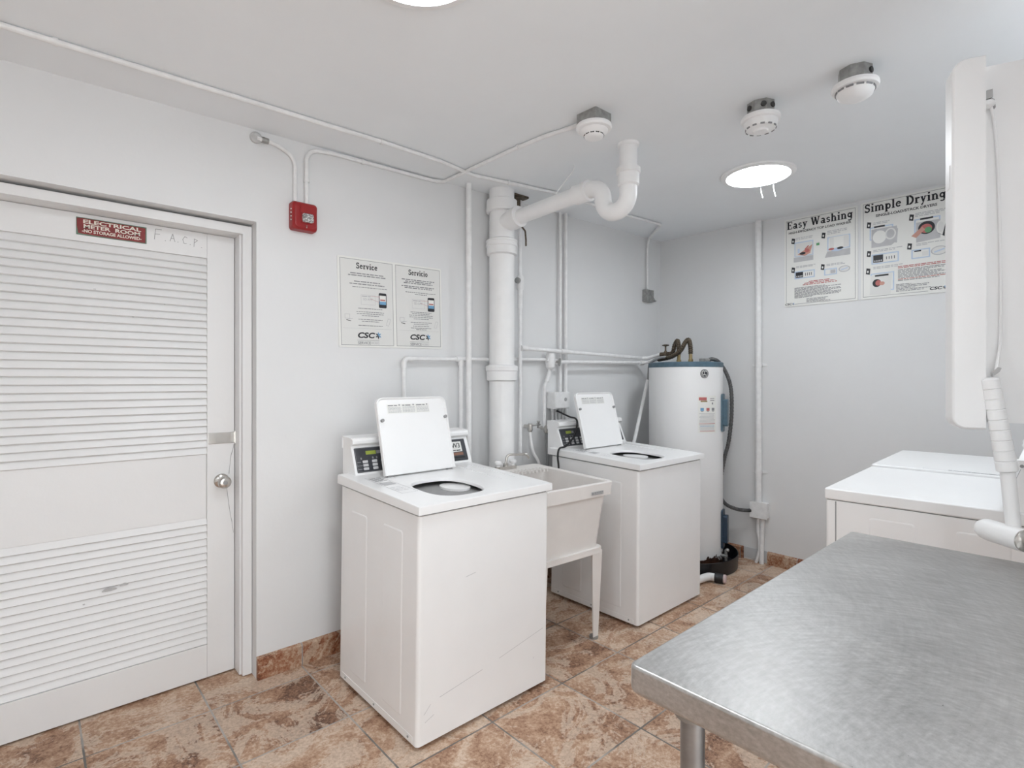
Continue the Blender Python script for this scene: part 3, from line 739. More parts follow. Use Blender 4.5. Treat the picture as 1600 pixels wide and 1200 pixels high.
# ------------------------------------------------------------------ water heater
HX, HY, HR, HT = 3.73, 2.157, .270, 1.485
h = thing('water_heater', 'tall white cylindrical water heater with blue grey top band in the corner', 'water heater', (HX, HY, 0))
b = MB(); b.lathe([(.255, .018), (.268, .030), (HR, .05), (HR, .9), (HR, HT)], (HX, HY, 0), n=72); b.build('tank', 'heater', h)
b = MB(); b.lathe([(HR + .002, HT - .004), (HR + .004, HT), (HR + .004, HT + .028), (HR - .004, HT + .034), (.03, HT + .036)], (HX, HY, 0), n=72, cap=True); b.build('top_band', 'teal', h)
def on_tank(ang, z0, z1, da, r, nseg=8):
    """strip of the tank's skin around direction ang (degrees), half width da"""
    vs = []; fs = []
    for i in range(nseg + 1):
        a = R(ang - da + 2 * da * i / nseg)
        for z in (z0, z1): vs.append((HX + r * math.cos(a), HY + r * math.sin(a), z))
    for i in range(nseg): fs.append([2 * i, 2 * i + 2, 2 * i + 3, 2 * i + 1])
    return vs, fs
# direction from the tank towards the photographer is about 210 degrees; right of the picture is larger
CA = math.degrees(math.atan2(-HY, -HX))            # facing angle
def skin(mb, px_off, half, z0, z1, r, m=0):
    a = CA + math.degrees(math.asin(max(-1, min(1, px_off / HR)))); mb.add(*on_tank(a, z0, z1, half / HR * 57.3, r), m)
b = MB(); skin(b, .155, .078, 1.005, 1.275, HR + .0008, 0)
skin(b, .120, .030, 1.240, 1.262, HR + .0014, 1); skin(b, .128, .026, 1.228, 1.238, HR + .0014, 2)
skin(b, .185, .020, 1.236, 1.242, HR + .0014, 3); skin(b, .185, .020, 1.250, 1.255, HR + .0014, 3); skin(b, .186, .006, 1.210, 1.224, HR + .0014, 3)
for i, (o_, mt) in enumerate(((.115, 4), (.155, 1), (.190, 3))): skin(b, o_, .013, 1.165, 1.185, HR + .0014, mt); skin(b, o_, .009, 1.158, 1.163, HR + .0014, 3)
for i in range(15):
    z = 1.145 - i * .009; skin(b, .155 - random.uniform(0, .004), .068 - random.uniform(0, .012), z - .0022, z + .0012, HR + .0014, (5, 5, 1, 5, 4, 5)[i % 6] if i > 4 else 5)
b.build('label', ['paper', 'inkr', 'brass', 'ink2', 'inkb', 'ink3'], h)
b = MB(); ea = R(CA + math.degrees(math.asin(.13 / HR))); en = Vector((math.cos(ea), math.sin(ea), 0))
E_ = Sheet(Vector((HX, HY, 1.432)) + en * (HR + .001), (-math.sin(ea), math.cos(ea), 0), (0, 0, 1), en)
b.lathe([(.031, 0), (.031, .003)], E_.p(0, 0), en, 28, 0)
for i in range(24):
    a0, a1 = i / 24 * 6.2832, (i + 1) / 24 * 6.2832
    E_.poly(b, [(.024 * math.cos(a0), .024 * math.sin(a0)), (.0265 * math.cos(a0), .0265 * math.sin(a0)), (.0265 * math.cos(a1), .0265 * math.sin(a1)), (.024 * math.cos(a1), .024 * math.sin(a1))], .0038, 1)
for (cx_, cy_, r_) in ((-.008, .004, .009), (.008, .004, .009)):
    for i in range(12):
        a0, a1 = .6 + i / 16 * 6.2832, .6 + (i + 1) / 16 * 6.2832
        E_.poly(b, [(cx_ + r_ * math.cos(a0), cy_ + r_ * 1.3 * math.sin(a0)), (cx_ + (r_ + .003) * math.cos(a0), cy_ + (r_ + .003) * 1.3 * math.sin(a0)), (cx_ + (r_ + .003) * math.cos(a1), cy_ + (r_ + .003) * 1.3 * math.sin(a1)), (cx_ + r_ * math.cos(a1), cy_ + r_ * 1.3 * math.sin(a1))], .0038, 1)
for sx in (-1, 1): E_.line(b, (sx * .014, -.016), (sx * .003, -.006), .003, .0038, 1)
b.build('emblem', ['panel', 'paper'], h)
def access(z0, z1, mat, wd=.042, th=.030, po=.262):
    a = R(CA + math.degrees(math.asin(po / HR))); n_ = Vector((math.cos(a), math.sin(a), 0)); r_ = Vector((-math.sin(a), math.cos(a), 0))
    q_ = Sheet(Vector((HX, HY, 0)) + n_ * (HR - .006), r_, (0, 0, 1), n_)
    b = MB()
    b.prism(rrect(-wd, wd, z0, z1, .02), lambda u, v, w_: q_.p(u, v, w_), 0, .016)
    b.prism(rrect(-wd * .75, wd * .75, z0 + .04, z1 - .04, .016), lambda u, v, w_: q_.p(u, v, w_), .014, .014 + th)
    return b
access(1.005, 1.285, 'teal').build('access_cover', 'teal', h)
access(.145, .43, 'navy').build('access_cover', 'navy', h)
b = MB(); va = R(CA + 68); vn = Vector((math.cos(va), math.sin(va), 0)); vc = Vector((HX, HY, .10)) + vn * (HR - .01)
b.cyl(vc, vc + vn * .055, .013); b.cyl(vc + vn * .045 + Vector((0, 0, -.03)), vc + vn * .045 + Vector((0, 0, .045)), .010); b.ball(vc + vn * .055 + Vector((0, 0, .045)), .014)
b.build('drain_valve', 'galv', h)
for (x, y) in ((3.73, 2.212), (3.73, 2.112)):
    b = MB(); b.cyl((x, y, HT + .03), (x, y, HT + .10), .013); b.lathe([(.019, .03), (.019, .058)], (x, y, HT), n=6); b.build('inlet_nipple', 'brass', h)
# flexible connectors from the gate valve line to the tank
def ribbed(i, n): return .0155 + (.003 if i % 2 else 0)
def connector(pts, label):
    b = MB(); P = smooth_path(pts, 9); b.tube(P, .0155, n=12, rfn=ribbed)
    o = b.build('flexible_connector', 'brown'); tag(o, label, 'hose', 'corrugated connectors on the water heater'); return o
connector([(3.73, 2.212, 1.585), (3.735, 2.216, 1.645), (3.75, 2.235, 1.692), (3.755, 2.262, 1.66), (3.76, 2.285, 1.60), (3.76, 2.34, 1.592), (3.76, 2.385, 1.590)], 'brown corrugated hose bent over the water heater top, left of the pair')
connector([(3.73, 2.112, 1.585), (3.722, 2.110, 1.645), (3.70, 2.112, 1.690), (3.695, 2.138, 1.670), (3.69, 2.175, 1.610), (3.685, 2.245, 1.568), (3.70, 2.345, 1.552), (3.705, 2.375, 1.550)], 'brown corrugated hose bent over the water heater top, right of the pair')
# drain pan
b = MB(); b.lathe([(.355, .0), (.372, .004), (.378, .105), (.372, .105), (.366, .008), (.02, .006)], (HX, HY, 0), n=64, cap=False); b.lathe([(.355, 0), (.355, .003)], (HX, HY, 0), n=64)
tag(b.build('drain_pan', 'black'), 'shallow black round drain pan under the water heater', 'pan')
# PVC stub lying in front of the pan
pp = thing('drain_stub', 'white pipe stub with black coupling lying on floor in front of drain pan', 'pipe', (3.47, 1.83, 0))
d_ = Vector((.30, -.95, 0)).normalized(); a_ = Vector((3.502, 1.728, .034)) - d_ * .21
b = MB(); b.tube([a_ + d_ * .105 + Vector((-.20, .03, 0)), a_ + d_ * .105, a_ + d_ * .15], .026, .03, 16); b.build('pipe', 'pvc', pp)
b = MB(); b.cyl(a_ + d_ * .145, a_ + d_ * .20, .033); b.build('coupling', 'black', pp)
b = MB(); b.lathe([(.027, 0), (.030, .008), (.030, .018), (.024, .024)], a_ + d_ * .195, d_, 16); b.build('end_cap', 'pink', pp)
# armoured cable
ac = thing('armored_cable', 'grey ribbed armoured cable looping from heater top to the wall box', 'cable', (4.02, 2.0, .39))
b = MB(); P = smooth_path([(3.80, 2.02, 1.530), (3.86, 2.005, 1.545), (3.93, 1.985, 1.520), (3.99, 1.955, 1.43), (4.02, 1.935, 1.306), (4.02, 1.932, 1.108), (4.02, 1.955, .907), (4.02, 1.985, .794), (4.025, 2.02, .62), (4.025, 2.03, .50), (4.02, 1.985, .425), (4.03, 1.90, .395), (4.06, 1.83, .392), (4.075, 1.806, .395)], 16)
b.tube(P, .012, n=12, rfn=lambda i, n: .0125 + (.0028 if i % 2 else 0)); b.build('armor', 'armor', ac)
b = MB(); b.cyl((3.765, 2.03, 1.527), (3.815, 2.016, 1.534), .019); b.box(3.74, 3.775, 2.01, 2.05, 1.519, 1.548, .004); b.build('connector', 'galv', ac)

# ------------------------------------------------------------------ dryers
def dryer():
    t = thing('dryer', '', 'dryer', (0, 0, 0), R(2.4), group='low white dryers in a row')
    Wd, D, T = .70, .655, .99
    b = MB(); b.prism(rrect(0, Wd, -D, 0, .012), XYW, .05, T - .043)
    for x, sx in ((0, -1), (Wd, 1)):
        for y0, y1, z1 in ((-.265, -.135, .905), (-.50, -.37, .905)):
            rr = rrect(y0, y1, .20, z1, .01, 3); ri = rrect(y0 + .006, y1 - .006, .206, z1 - .006, .008, 3); k = len(rr)
            b.add([(x, a, c_) for a, c_ in rr] + [(x + sx * .003, a, c_) for a, c_ in ri], [[i, (i + 1) % k, k + (i + 1) % k, k + i] for i in range(k)] + [list(range(k, 2 * k))])
    b.build('cabinet', 'enamel', t, world=False)
    b = MB(); b.box(-.0012, .0012, -.0345, -.031, .06, T - .045); b.box(.004, Wd - .004, -D + .01, -.004, T - .046, T - .038); b.build('seam_and_shade', 'rubber', t, world=False)
    b = MB(); b.box(-.003, Wd - .003, -D - .005, .004, T - .040, T, .006, 3); b.build('top_panel', 'enamel', t, world=False)
    b = MB(); b.box(.08, Wd - .08, -.004, .016, .28, .84, .01, 3); dr = b.build('door', 'enamel', t, world=False)
    b = MB(); b.box(Wd - .16, Wd - .12, .014, .03, .50, .62, .006); b.build('handle', 'plastic', dr, world=False)
    for x in (.05, Wd - .05):
        for y in (-.05, -.60):
            b = MB(); b.cyl((x, y, 0), (x, y, .055), .02, 14); b.build('foot', 'black', t, world=False)
    b = MB()
    prof = [(-.487, T - .003), (-.484, T + .012), (-.523, T + .125), (-.512, T + .130), (-.508, T + .140), (-.512, T + .150), (-.645, T + .156), (-.650, T + .10), (-.650, T - .003)]
    b.prism(prof, lambda y, z, x: (x, y, z), .03, Wd - .03); con = b.build('console', 'plastic', t, world=False)
    for x0, x1 in ((.006, .032), (Wd - .032, Wd - .006)):
        b = MB(); b.prism([(-.484, T - .002), (-.480, T + .014), (-.520, T + .128), (-.504, T + .131), (-.499, T + .142), (-.505, T + .154), (-.648, T + .160), (-.655, T - .002)], lambda y, z, x: (x, y, z), x0, x1); ec = b.build('end_cap', 'greyp' if 0 else 'plastic', con, world=False)
        for y, z in ((-.500, T + .022), (-.522, T + .138)):
            b = MB(); b.cyl((x0 - .002, y, z), (x1 + .002, y, z), .005, 10); b.build('screw', 'rubber', con, world=False)
    b = MB(); k = Sheet((0, -.4845, T + .012), (1, 0, 0), (0, -.039, .113), (0, -.95, .33)); b.prism(rrect(.07, Wd - .07, .012, .105, .004, 2), lambda u, v, w_: (u, -.4845 - .039 / .1195 * v - 0 + .0015, T + .012 + .113 / .1195 * v + w_), 0, .001); b.build('control_panel', 'panel', con, world=False)
    # strip of small print along the front edge of the top
    b = MB(); sh_ = Sheet((.055, -.02, T + .0006), (0, -1, 0), (1, 0, 0), (0, 0, 1))
    sh_.frame(b, .165, .46, -.052, -.024, .0015, 0, 1)
    for i in range(3): sh_.words(b, .25, .45, -.031 - i * .007, .0042, .0002, 0, seed=i + 3)
    st = b.build('top_sticker', ['ink2', 'ink3'], t, world=False)
    return t, st
d1, st1 = dryer()
d2 = copy_tree(d1)
bpy.data.objects.remove(st1)
d1.location = (2.170, .688, 0); d2.location = (2.170 + .708 * math.cos(R(2.4)), .688 + .708 * math.sin(R(2.4)), .0)
d2.scale = (1, 1, 1.010)
d1['label'] = 'low white dryer standing just beyond the end of the steel table'
d2['label'] = 'low white dryer beside the end wall, behind the one at the steel table'

# ------------------------------------------------------------------ steel work table
tb = thing('work_table', 'brushed stainless steel work table in the right foreground', 'table', (1.361, .165, 0))
tx0, tx1, ty0, ty1, tz = .761, 1.961, -.215, .548, .90
b = MB()
n_ = 6
def tloop(x0, x1, y0, y1, z, r): return [(x, y, z) for x, y in rrect(x0, x1, y0, y1, r, 6)]
rings = [tloop(tx0 + .006, tx1 - .006, ty0 + .006, ty1 - .006, tz, .010)]
for i in range(1, 5):
    a = i / 4 * math.pi / 2; rings.append(tloop(tx0 + .006 - .006 * math.sin(a), tx1 - .006 + .006 * math.sin(a), ty0 + .006 - .006 * math.sin(a), ty1 - .006 + .006 * math.sin(a), tz - .006 + .006 * math.cos(a), .010 + .004 * math.sin(a)))
rings.append(tloop(tx0, tx1, ty0, ty1, tz - .040, .014))
for i in range(1, 4):
    a = i / 3 * math.pi / 2; rings.append(tloop(tx0 + .010 * (1 - math.cos(a)), tx1 - .010 * (1 - math.cos(a)), ty0 + .010 * (1 - math.cos(a)), ty1 - .010 * (1 - math.cos(a)), tz - .040 - .010 * math.sin(a), .014))
rings.append(tloop(tx0 + .03, tx1 - .03, ty0 + .03, ty1 - .03, tz - .050, .014))
k = len(rings[0]); vs = sum(rings, []); fs = [list(range(k))] + [[j * k + i, j * k + (i + 1) % k, (j + 1) * k + (i + 1) % k, (j + 1) * k + i] for j in range(len(rings) - 1) for i in range(k)] + [list(range((len(rings) - 1) * k, len(rings) * k))]
b.add(vs, fs); b.build('tabletop', 'steel', tb, ang=30)
for x in (tx0 + .063, tx1 - .063):
    for y in (ty0 + .085, ty1 - .085):
        b = MB(); b.cyl((x, y, .03), (x, y, tz - .045), .0198, 24); lg = b.build('leg', 'leg', tb)
        b = MB(); b.lathe([(.016, 0), (.018, .006), (.014, .034)], (x, y, 0), n=16); b.build('foot', 'galv', lg)
        b = MB(); b.lathe([(.030, tz - .075), (.034, tz - .050), (.034, tz - .046)], (x, y, 0), n=20); b.build('leg_socket', 'galv', lg)

# ------------------------------------------------------------------ white panel on the right with cord and ribbed handle
ld = Vector((.37, -.93, 0)).normalized(); nn_ = Vector((-.93, -.37, 0)).normalized()
PS = Sheet((1.950, .302, 0), ld, (0, 0, 1), nn_)
wp = thing('wall_panel', 'tall white rounded panel at right above the table, with cord and ribbed handle', 'panel', (2.07, 0, 1.245))
b = MB()
def capring(g, w_): return [PS.p(u, v, w_) for u, v in rrect(g, .077 , 1.245 + g, 2.285 - g, .036 - g * .5, 7, (1, 0, 0, 1))]
rg = [capring(.008, -.045), capring(.0045, -.042), capring(.003, -.036), capring(.003, .022), capring(.005, .027), capring(.009, .030)]
k = len(rg[0]); b.add(sum(rg, []), [list(range(k))] + [[j * k + i, j * k + (i + 1) % k, (j + 1) * k + (i + 1) % k, (j + 1) * k + i] for j in range(len(rg) - 1) for i in range(k)] + [list(range((len(rg) - 1) * k, len(rg) * k))])
b.build('end_frame', 'case', wp)
b = MB(); b.prism(rrect(.068, .80, 1.267, 2.258, .008, 3), lambda u, v, w_: PS.p(u, v, w_), -.085, .004); b.build('body', 'case', wp)
b = MB(); b.prism(rrect(.795, .825, 1.60, 1.95, .008, 3), lambda u, v, w_: PS.p(u, v, w_), -.07, -.01); b.build('wall_bracket', 'galv', wp)
b = MB(); b.prism(rrect(-.003, .004, 1.93, 1.995, .002, 2), lambda u, v, w_: PS.p(u + .004, v, w_), -.02, .01); b.build('latch', 'plastic', wp)
b = MB(); b.ball(PS.p(.035, 2.285, 0), .006); b.ball(PS.p(.055, 2.262, .026), .004); b.build('screw', 'greyp', wp)
cd = MB(); cd.tube(smooth_path([PS.p(.090, 2.150, .016), PS.p(.103, 2.06, .010), PS.p(.1095, 1.909, .008), PS.p(.113, 1.75, .007), PS.p(.114, 1.588, .008), PS.p(.111, 1.48, .012), PS.p(.098, 1.412, .030)], 8), .0035, n=8)
cdo = cd.build('cord', 'plastic', wp)
b = MB(); b.prism([(.079, 2.160), (.094, 2.164), (.093, 2.186), (.080, 2.184)], lambda u, v, w_: PS.p(u, v, w_), .004, .022); b.prism([(.094, 2.14), (.101, 2.136), (.098, 2.158), (.09, 2.166)], lambda u, v, w_: PS.p(u, v, w_), .004, .018); b.build('clip', 'greyp', cdo)
b = MB(); b.ball(PS.p(.085, 2.148, .014), .016, sc=(1, 1, .8)); b.build('knot', 'plastic', cdo)
b = MB(); b.prism([(.090, 1.395), (.104, 1.408), (.108, 1.418), (.101, 1.420), (.088, 1.405)], lambda u, v, w_: PS.p(u, v, w_), .022, .036); b.build('clip', 'greyp', cdo)
hd = MB(); A0, A1 = Vector(PS.p(.085, 1.392, .030)), Vector(PS.p(.122, 1.136, .030)); A2 = Vector(PS.p(.135, .975, .030))
pr = [(.010, 0)]; Ln = (A1 - A0).length
for i in range(9):
    r0 = .0195 + .0035 * i / 8; z0 = .004 + (Ln - .006) * i / 9; z1 = .004 + (Ln - .006) * (i + 1) / 9
    pr += [(r0 - .0025, z0), (r0, z0 + .002), (r0 + .0006, z1 - .002), (r0 - .002, z1)]
pr.append((.014, Ln)); hd.lathe(pr, A0, A1 - A0, 24); ho = hd.build('ribbed_sleeve', 'case', wp)
b = MB(); b.cyl(A1 - (A2 - A1) * .1, A2, .0165, 20); tu = b.build('handle_tube', 'case', wp)
B0, B1 = Vector(PS.p(.095, .964, -.020)), Vector(PS.p(.143, .964, .075)); bd = (B1 - B0).normalized()
b = MB(); b.lathe([(.012, -.028), (.022, -.022), (.028, -.010), (.030, .004), (.030, (B1 - B0).length)], B0, bd, 24); bo = b.build('cross_bar', 'case', wp)
b = MB(); b.lathe([(.0285, 0), (.028, .004), (.020, .010), (.008, .013)], B1, bd, 24); b.build('end_cap', 'chrome', bo)

# ------------------------------------------------------------------ fire alarm
fa = thing('fire_alarm', 'red fire alarm strobe on the wall right of the louvered door', 'fire alarm', (.989, YW, 2.105))
FS = Sheet((.985, YW, 2.176), (1, 0, 0), (0, 0, 1), (0, -1, 0))
b = MB(); fw_, fh_ = .062, .068
rg = [[FS.p(u, v, w_) for u, v in rrect(-fw_ + g, fw_ - g, -fh_ + g, fh_ - g, .016, 5)] for g, w_ in ((0, 0), (0, .030), (.003, .040), (.010, .045), (.012, .050), (.016, .052))]
k = len(rg[0]); b.add(sum(rg, []), [list(range(k))] + [[j * k + i, j * k + (i + 1) % k, (j + 1) * k + (i + 1) % k, (j + 1) * k + i] for j in range(len(rg) - 1) for i in range(k)] + [list(range((len(rg) - 1) * k, len(rg) * k))])
b.build('housing', 'red', fa)
b = MB(); FS.frame(b, -.034, .040, -.046, .046, .0025, .0535); b.prism(rrect(-.028, .034, .014, .044, .003, 2), lambda u, v, w_: FS.p(u, v, w_), .05, .0545); b.prism(rrect(-.024, .034, -.036, .012, .004, 2), lambda u, v, w_: FS.p(u, v, w_), .05, .056); b.build('bezel', 'red', fa)
b = MB(); b.prism(rrect(-.020, .032, -.033, .008, .008, 3), lambda u, v, w_: FS.p(u, v, w_), .055, .068); b.prism(rrect(-.012, .025, -.027, .003, .008, 3), lambda u, v, w_: FS.p(u, v, w_), .066, .076); b.build('strobe_lens', 'lens', fa)
b = MB()
for i in range(4): b.ball(FS.p(-.0615, -.024 + i * .017, .030), .0042, 8)
b.ball(FS.p(.004, -.048, .054), .003, 8); b.ball(FS.p(.004, -.055, .052), .003, 8); b.build('screw', 'chrome', fa)

# ------------------------------------------------------------------ posters
def logo(Sh, b, u, v, s, mats, sub=True):
    """CSC with its small flame-like star; mats: ink, blue, grey"""
    Sh.text(b, 'CSC', u - s * .35, v, s * .95, .0013, mats[0], width=s * 2.35, shear=.18, off=s * .034)
    for a, m_ in ((90, mats[1]), (35, mats[1]), (145, mats[0]), (-30, mats[1]), (210, mats[0]), (-90, mats[0])):
        c_, s_ = math.cos(R(a)), math.sin(R(a)); x, y = u + s * 1.40, v + s * .05
        Sh.poly(b, [(x, y), (x + s * .22 * c_ - s * .1 * s_, y + s * .22 * s_ + s * .1 * c_), (x + s * .48 * c_, y + s * .48 * s_), (x + s * .22 * c_ + s * .1 * s_, y + s * .22 * s_ - s * .1 * c_)], .0015, m_)
    if sub:
        Sh.rect(b, u - s * 1.5, u + s * 1.5, v - s * .62, v - s * .58, .0013, mats[2])
        Sh.text(b, 'SERVICE', u - s * .55, v - s * .95, s * .5, .0013, mats[2], width=s * 1.75, off=s * .006)
        Sh.text(b, 'WORKS', u + s * .95, v - s * .95, s * .45, .0013, mats[3], width=s * 1.1)
ROLL = .0225
sp = thing('service_poster', 'white board with Service and Servicio notices on wall left of drain stack', 'poster', (1.49, YW, 1.555))
SP = Sheet((1.173, YW - .004, 1.556), (1, 0, ROLL), (-ROLL, 0, 1), (0, -1, 0))
b = MB(); b.prism(rrect(0, .636, 0, .470, .006, 3), lambda u, v, w_: SP.p(u, v, w_), -.0035, 0); b.build('board', 'paper', sp)
for idx, (u0, u1, head) in enumerate(((.012, .315, 'Service'), (.333, .626, 'Servicio'))):
    um = (u0 + u1) / 2; wd = u1 - u0
    b = MB(); SP.rect(b, u0, u1, .010, .460, .0004, 0); SP.frame(b, u0, u1, .010, .460, .0022, .0008, 1); pn = b.build('notice_panel', ['paperw', 'ink2'], sp)
    b = MB(); SP.serif(b, head, um, .4235, .031, .0013, width=.125 if idx == 0 else .128); b.build('heading', 'ink', pn)
    b = MB()
    rows = [(.387, .19, 0), (.376, .215, 0), (.345, .15, 0), (.332, .20, 0)] if idx == 0 else [(.386, .215, 0), (.376, .17, 0), (.367, .19, 0), (.349, .22, 0), (.340, .18, 0)]
    for i, (v, L_, m_) in enumerate(rows): SP.words(b, um - L_ / 2, um + L_ / 2, v, .0052, .0013, 0, seed=i + idx * 40)
    rows = [(.316, .20), (.205, .14), (.187, .16), (.177, .155), (.167, .10), (.147, .14), (.137, .10), (.115, .14)]
    if idx: rows += [(.306, .08), (.196, .12), (.126, .11), (.107, .07)]
    for i, (v, L_) in enumerate(rows): SP.words(b, um + .015 - L_ / 2, um + .015 + L_ / 2, v, .0034, .0013, 1, seed=i + 77 + idx * 40)
    SP.rect(b, u0 + .012, u1 - .012, .0985, .0995, .0013, 2)
    b.build('body_text', ['ink2', 'ink2', 'ink3'], pn)
    b = MB(); ph = u1 - .085
    SP.poly(b, [(ph + a, .250 + c_) for a, c_ in rrect(-.001, .045, -.036, .044, .006, 3)], .0011, 0)
    SP.rect(b, ph + .003, ph + .041, -.018 + .250, .031 + .250, .0015, 3); SP.rect(b, ph + .003, ph + .041, .250 - .018, .250 - .001, .0018, 2); SP.rect(b, ph + .007, ph + .037, .253, .260, .0018, 1)
    SP.rect(b, ph - .105, ph - .022, .226, .278, .0010, 5); SP.frame(b, ph - .105, ph - .022, .226, .278, .0012, .0013, 4)
    SP.text(b, 'SD-APP', ph - .065, .254, .018, .0015, 4, width=.055); SP.words(b, ph - .10, ph - .05, .270, .005, .0015, 4, 2)
    for q_ in ((.272, .273), (.258, .243)): SP.line(b, (ph - .05, q_[0]), (ph + .004, q_[1]), .0012, .0017, 1)
    # laptop and phone outlines
    SP.frame(b, u0 + .022, u0 + .050, .148, .172, .0018, .0013, 4); SP.line(b, (u0 + .03, .144), (u0 + .066, .150), .002, .0013, 4); SP.line(b, (u0 + .03, .141), (u0 + .056, .136), .003, .0013, 0)
    for a, c_ in (((-.045, .122), (-.032, .158)), ((-.03, .118), (-.017, .154)), ((-.045, .122), (-.03, .118)), ((-.032, .158), (-.017, .154))): SP.line(b, (u1 + a[0], a[1]), (u1 + c_[0], c_[1]), .0015, .0013, 4)
    b.build('illustration', ['ink', 'inkr', 'inkb', 'paper', 'ink3', 'paperw'], pn)
    b = MB(); logo(SP, b, um, .062, .042, (0, 1, 2, 3)); b.build('logo', ['ink', 'inkb', 'ink2', 'ink3'], pn)

BR = -.012
def back_poster(y0, y1, z0, z1, name, label):
    t = thing(name, label, 'poster', (XW, (y0 + y1) / 2, z0), group=None)
    Sh = Sheet((XW - .005, y0, z0), (0, -1, -.003), (0, 0.0, 1), (-1, 0, 0))
    Wd, Hh = y0 - y1, z1 - z0
    b = MB(); b.prism(rrect(0, Wd, 0, Hh, .008, 3), lambda u, v, w_: Sh.p(u, v, w_), -.0045, 0); b.build('board', 'paper', t)
    b = MB(); Sh.frame(b, .012, Wd - .014, .014, Hh - .012, .0026, .0008); b.build('border', 'ink2', t)
    return t, Sh, Wd, Hh
def badge(Sh, b, u, v):
    Sh.poly(b, [(u - .012, v - .018), (u + .010, v - .024), (u + .014, v + .014), (u - .008, v + .020)], .0013, 0); Sh.ell(b, u, v - .004, .005, .008, .0016, 3, 10)
def bl_frame(Sh, b, u0, u1, v0, v1):
    Sh.frame(b, u0, u1, v0, v1, .007, .0010, 2)
t, Sh, Wd, Hh = back_poster(1.582, 1.112, 1.922, 2.560, 'instruction_poster', 'white poster headed Easy Washing, left one on the end wall')
b = MB(); Sh.serif(b, 'Easy Washing', Wd / 2 - .005, Hh - .055, .056, .0013, width=.425); b.build('heading', 'ink', t)
b = MB(); Sh.text(b, 'HIGH-EFFICIENCY TOP LOAD WASHER', Wd / 2 - .005, Hh - .103, .022, .0013, width=.40, off=.0004); b.build('subheading', 'ink', t)
b = MB()
for (u, v) in ((.06, .475), (.26, .478), (.06, .265), (.255, .258)): badge(Sh, b, u, v)
for (u, v, L_) in ((.078, .490, .12), (.078, .480, .11), (.285, .500, .12), (.285, .490, .12), (.285, .480, .08), (.08, .285, .13), (.08, .277, .12), (.28, .270, .10), (.28, .262, .12)): Sh.words(b, u, u + L_, v, .005, .0013, 1, seed=int(u * 1000 + v * 77))
bl_frame(Sh, b, .07, .195, .355, .460); Sh.rect(b, .075, .19, .36, .45, .0012, 3); Sh.poly(b, [(.065, .318), (.195, .318), (.195, .352), (.065, .352)], .0014, 4); Sh.poly(b, [(.09, .37), (.19, .43), (.175, .37), (.14, .355)], .0016, 5)
Sh.ell(b, .125, .375, .02, .009, .0018, 0); Sh.ell(b, .155, .39, .016, .014, .0018, 6); Sh.rect(b, .092, .105, .38, .412, .0017, 2); Sh.line(b, (.14, .40), (.165, .425), .008, .0019, 6); Sh.rect(b, .215, .235, .415, .432, .0013, 8)
bl_frame(Sh, b, .285, .425, .365, .458); Sh.rect(b, .30, .415, .375, .455, .0012, 3); Sh.rect(b, .325, .385, .37, .452, .0013, 7); Sh.poly(b, [(.27, .318), (.425, .318), (.425, .360), (.285, .360)], .0014, 4); Sh.ell(b, .345, .365, .035, .012, .0018, 2); Sh.ell(b, .365, .372, .02, .008, .0020, 0); Sh.ell(b, .31, .372, .018, .008, .002, 6)
bl_frame(Sh, b, .07, .205, .195, .250); Sh.rect(b, .078, .128, .203, .243, .0014, 0); Sh.rect(b, .137, .195, .205, .240, .0014, 7)
for i in range(4): Sh.rect(b, .142 + i * .013, .146 + i * .013, .212, .232, .0017, 0); Sh.rect(b, .083 + i * .011, .090 + i * .011, .208, .218, .0017, 4)
bl_frame(Sh, b, .265, .345, .195, .240); Sh.rect(b, .275, .30, .20, .235, .0014, 7); Sh.rect(b, .305, .335, .205, .230, .0014, 4); Sh.ell(b, .39, .225, .035, .022, .0012, 4); Sh.ell(b, .39, .225, .029, .017, .0014, 3); Sh.line(b, (.37, .22), (.41, .23), .006, .0016, 2)
b.build('illustration', ['ink', 'ink3', 'inkl', 'paperw', 'ink3', 'inks', 'inkr', 'paper', 'inkg'], t)
b = MB()
for i, L_ in enumerate((.14, .20, .22)): Sh.words(b, Wd / 2 - L_ / 2, Wd / 2 + L_ / 2, .168 - i * .010, .0055, .0013, 1, seed=i + 5)
for i in range(10): Sh.words(b, .07, .07 + (.20, .30, .22, .30, .30, .24, .30, .30, .29, .12)[i], .130 - i * .0078, .0044, .0013, 0, seed=i + 15)
for i in range(4): Sh.words(b, .15, .15 + (.14, .13, .12, .16)[i], .046 - i * .0076, .0040, .0013, 0, seed=i + 35)
b.build('body_text', ['ink2', 'inkr'], t)
b = MB(); Sh.rect(b, .004, .07, .004, .03, .0010, 4); logo(Sh, b, .034, .017, .020, (0, 1, 2, 3), False); b.build('logo', ['ink', 'inkb', 'ink2', 'ink3', 'paper'], t)

t, Sh, Wd, Hh = back_poster(1.094, .615, 1.922, 2.566, 'instruction_poster', 'white poster headed Simple Drying, partly hidden by the white panel')
b = MB(); Sh.serif(b, 'Simple Drying', Wd / 2 - .005, Hh - .052, .056, .0013, width=.430); b.build('heading', 'ink', t)
b = MB(); Sh.text(b, 'SINGLE-LOAD/STACK DRYERS', Wd / 2 + .005, Hh - .103, .023, .0013, width=.32, off=.0005); b.build('subheading', 'ink', t)
b = MB()
for (u, v) in ((.045, .49), (.275, .49), (.045, .30), (.265, .31), (.04, .185)): badge(Sh, b, u, v)
for (u, v, L_) in ((.07, .497, .09), (.07, .488, .08), (.295, .508, .15), (.295, .499, .15), (.295, .490, .13), (.07, .316, .16), (.07, .307, .12), (.30, .316, .14), (.30, .307, .06), (.07, .205, .16), (.07, .196, .14)): Sh.words(b, u, u + L_, v, .005, .0013, 1, seed=int(u * 1000 + v * 77))
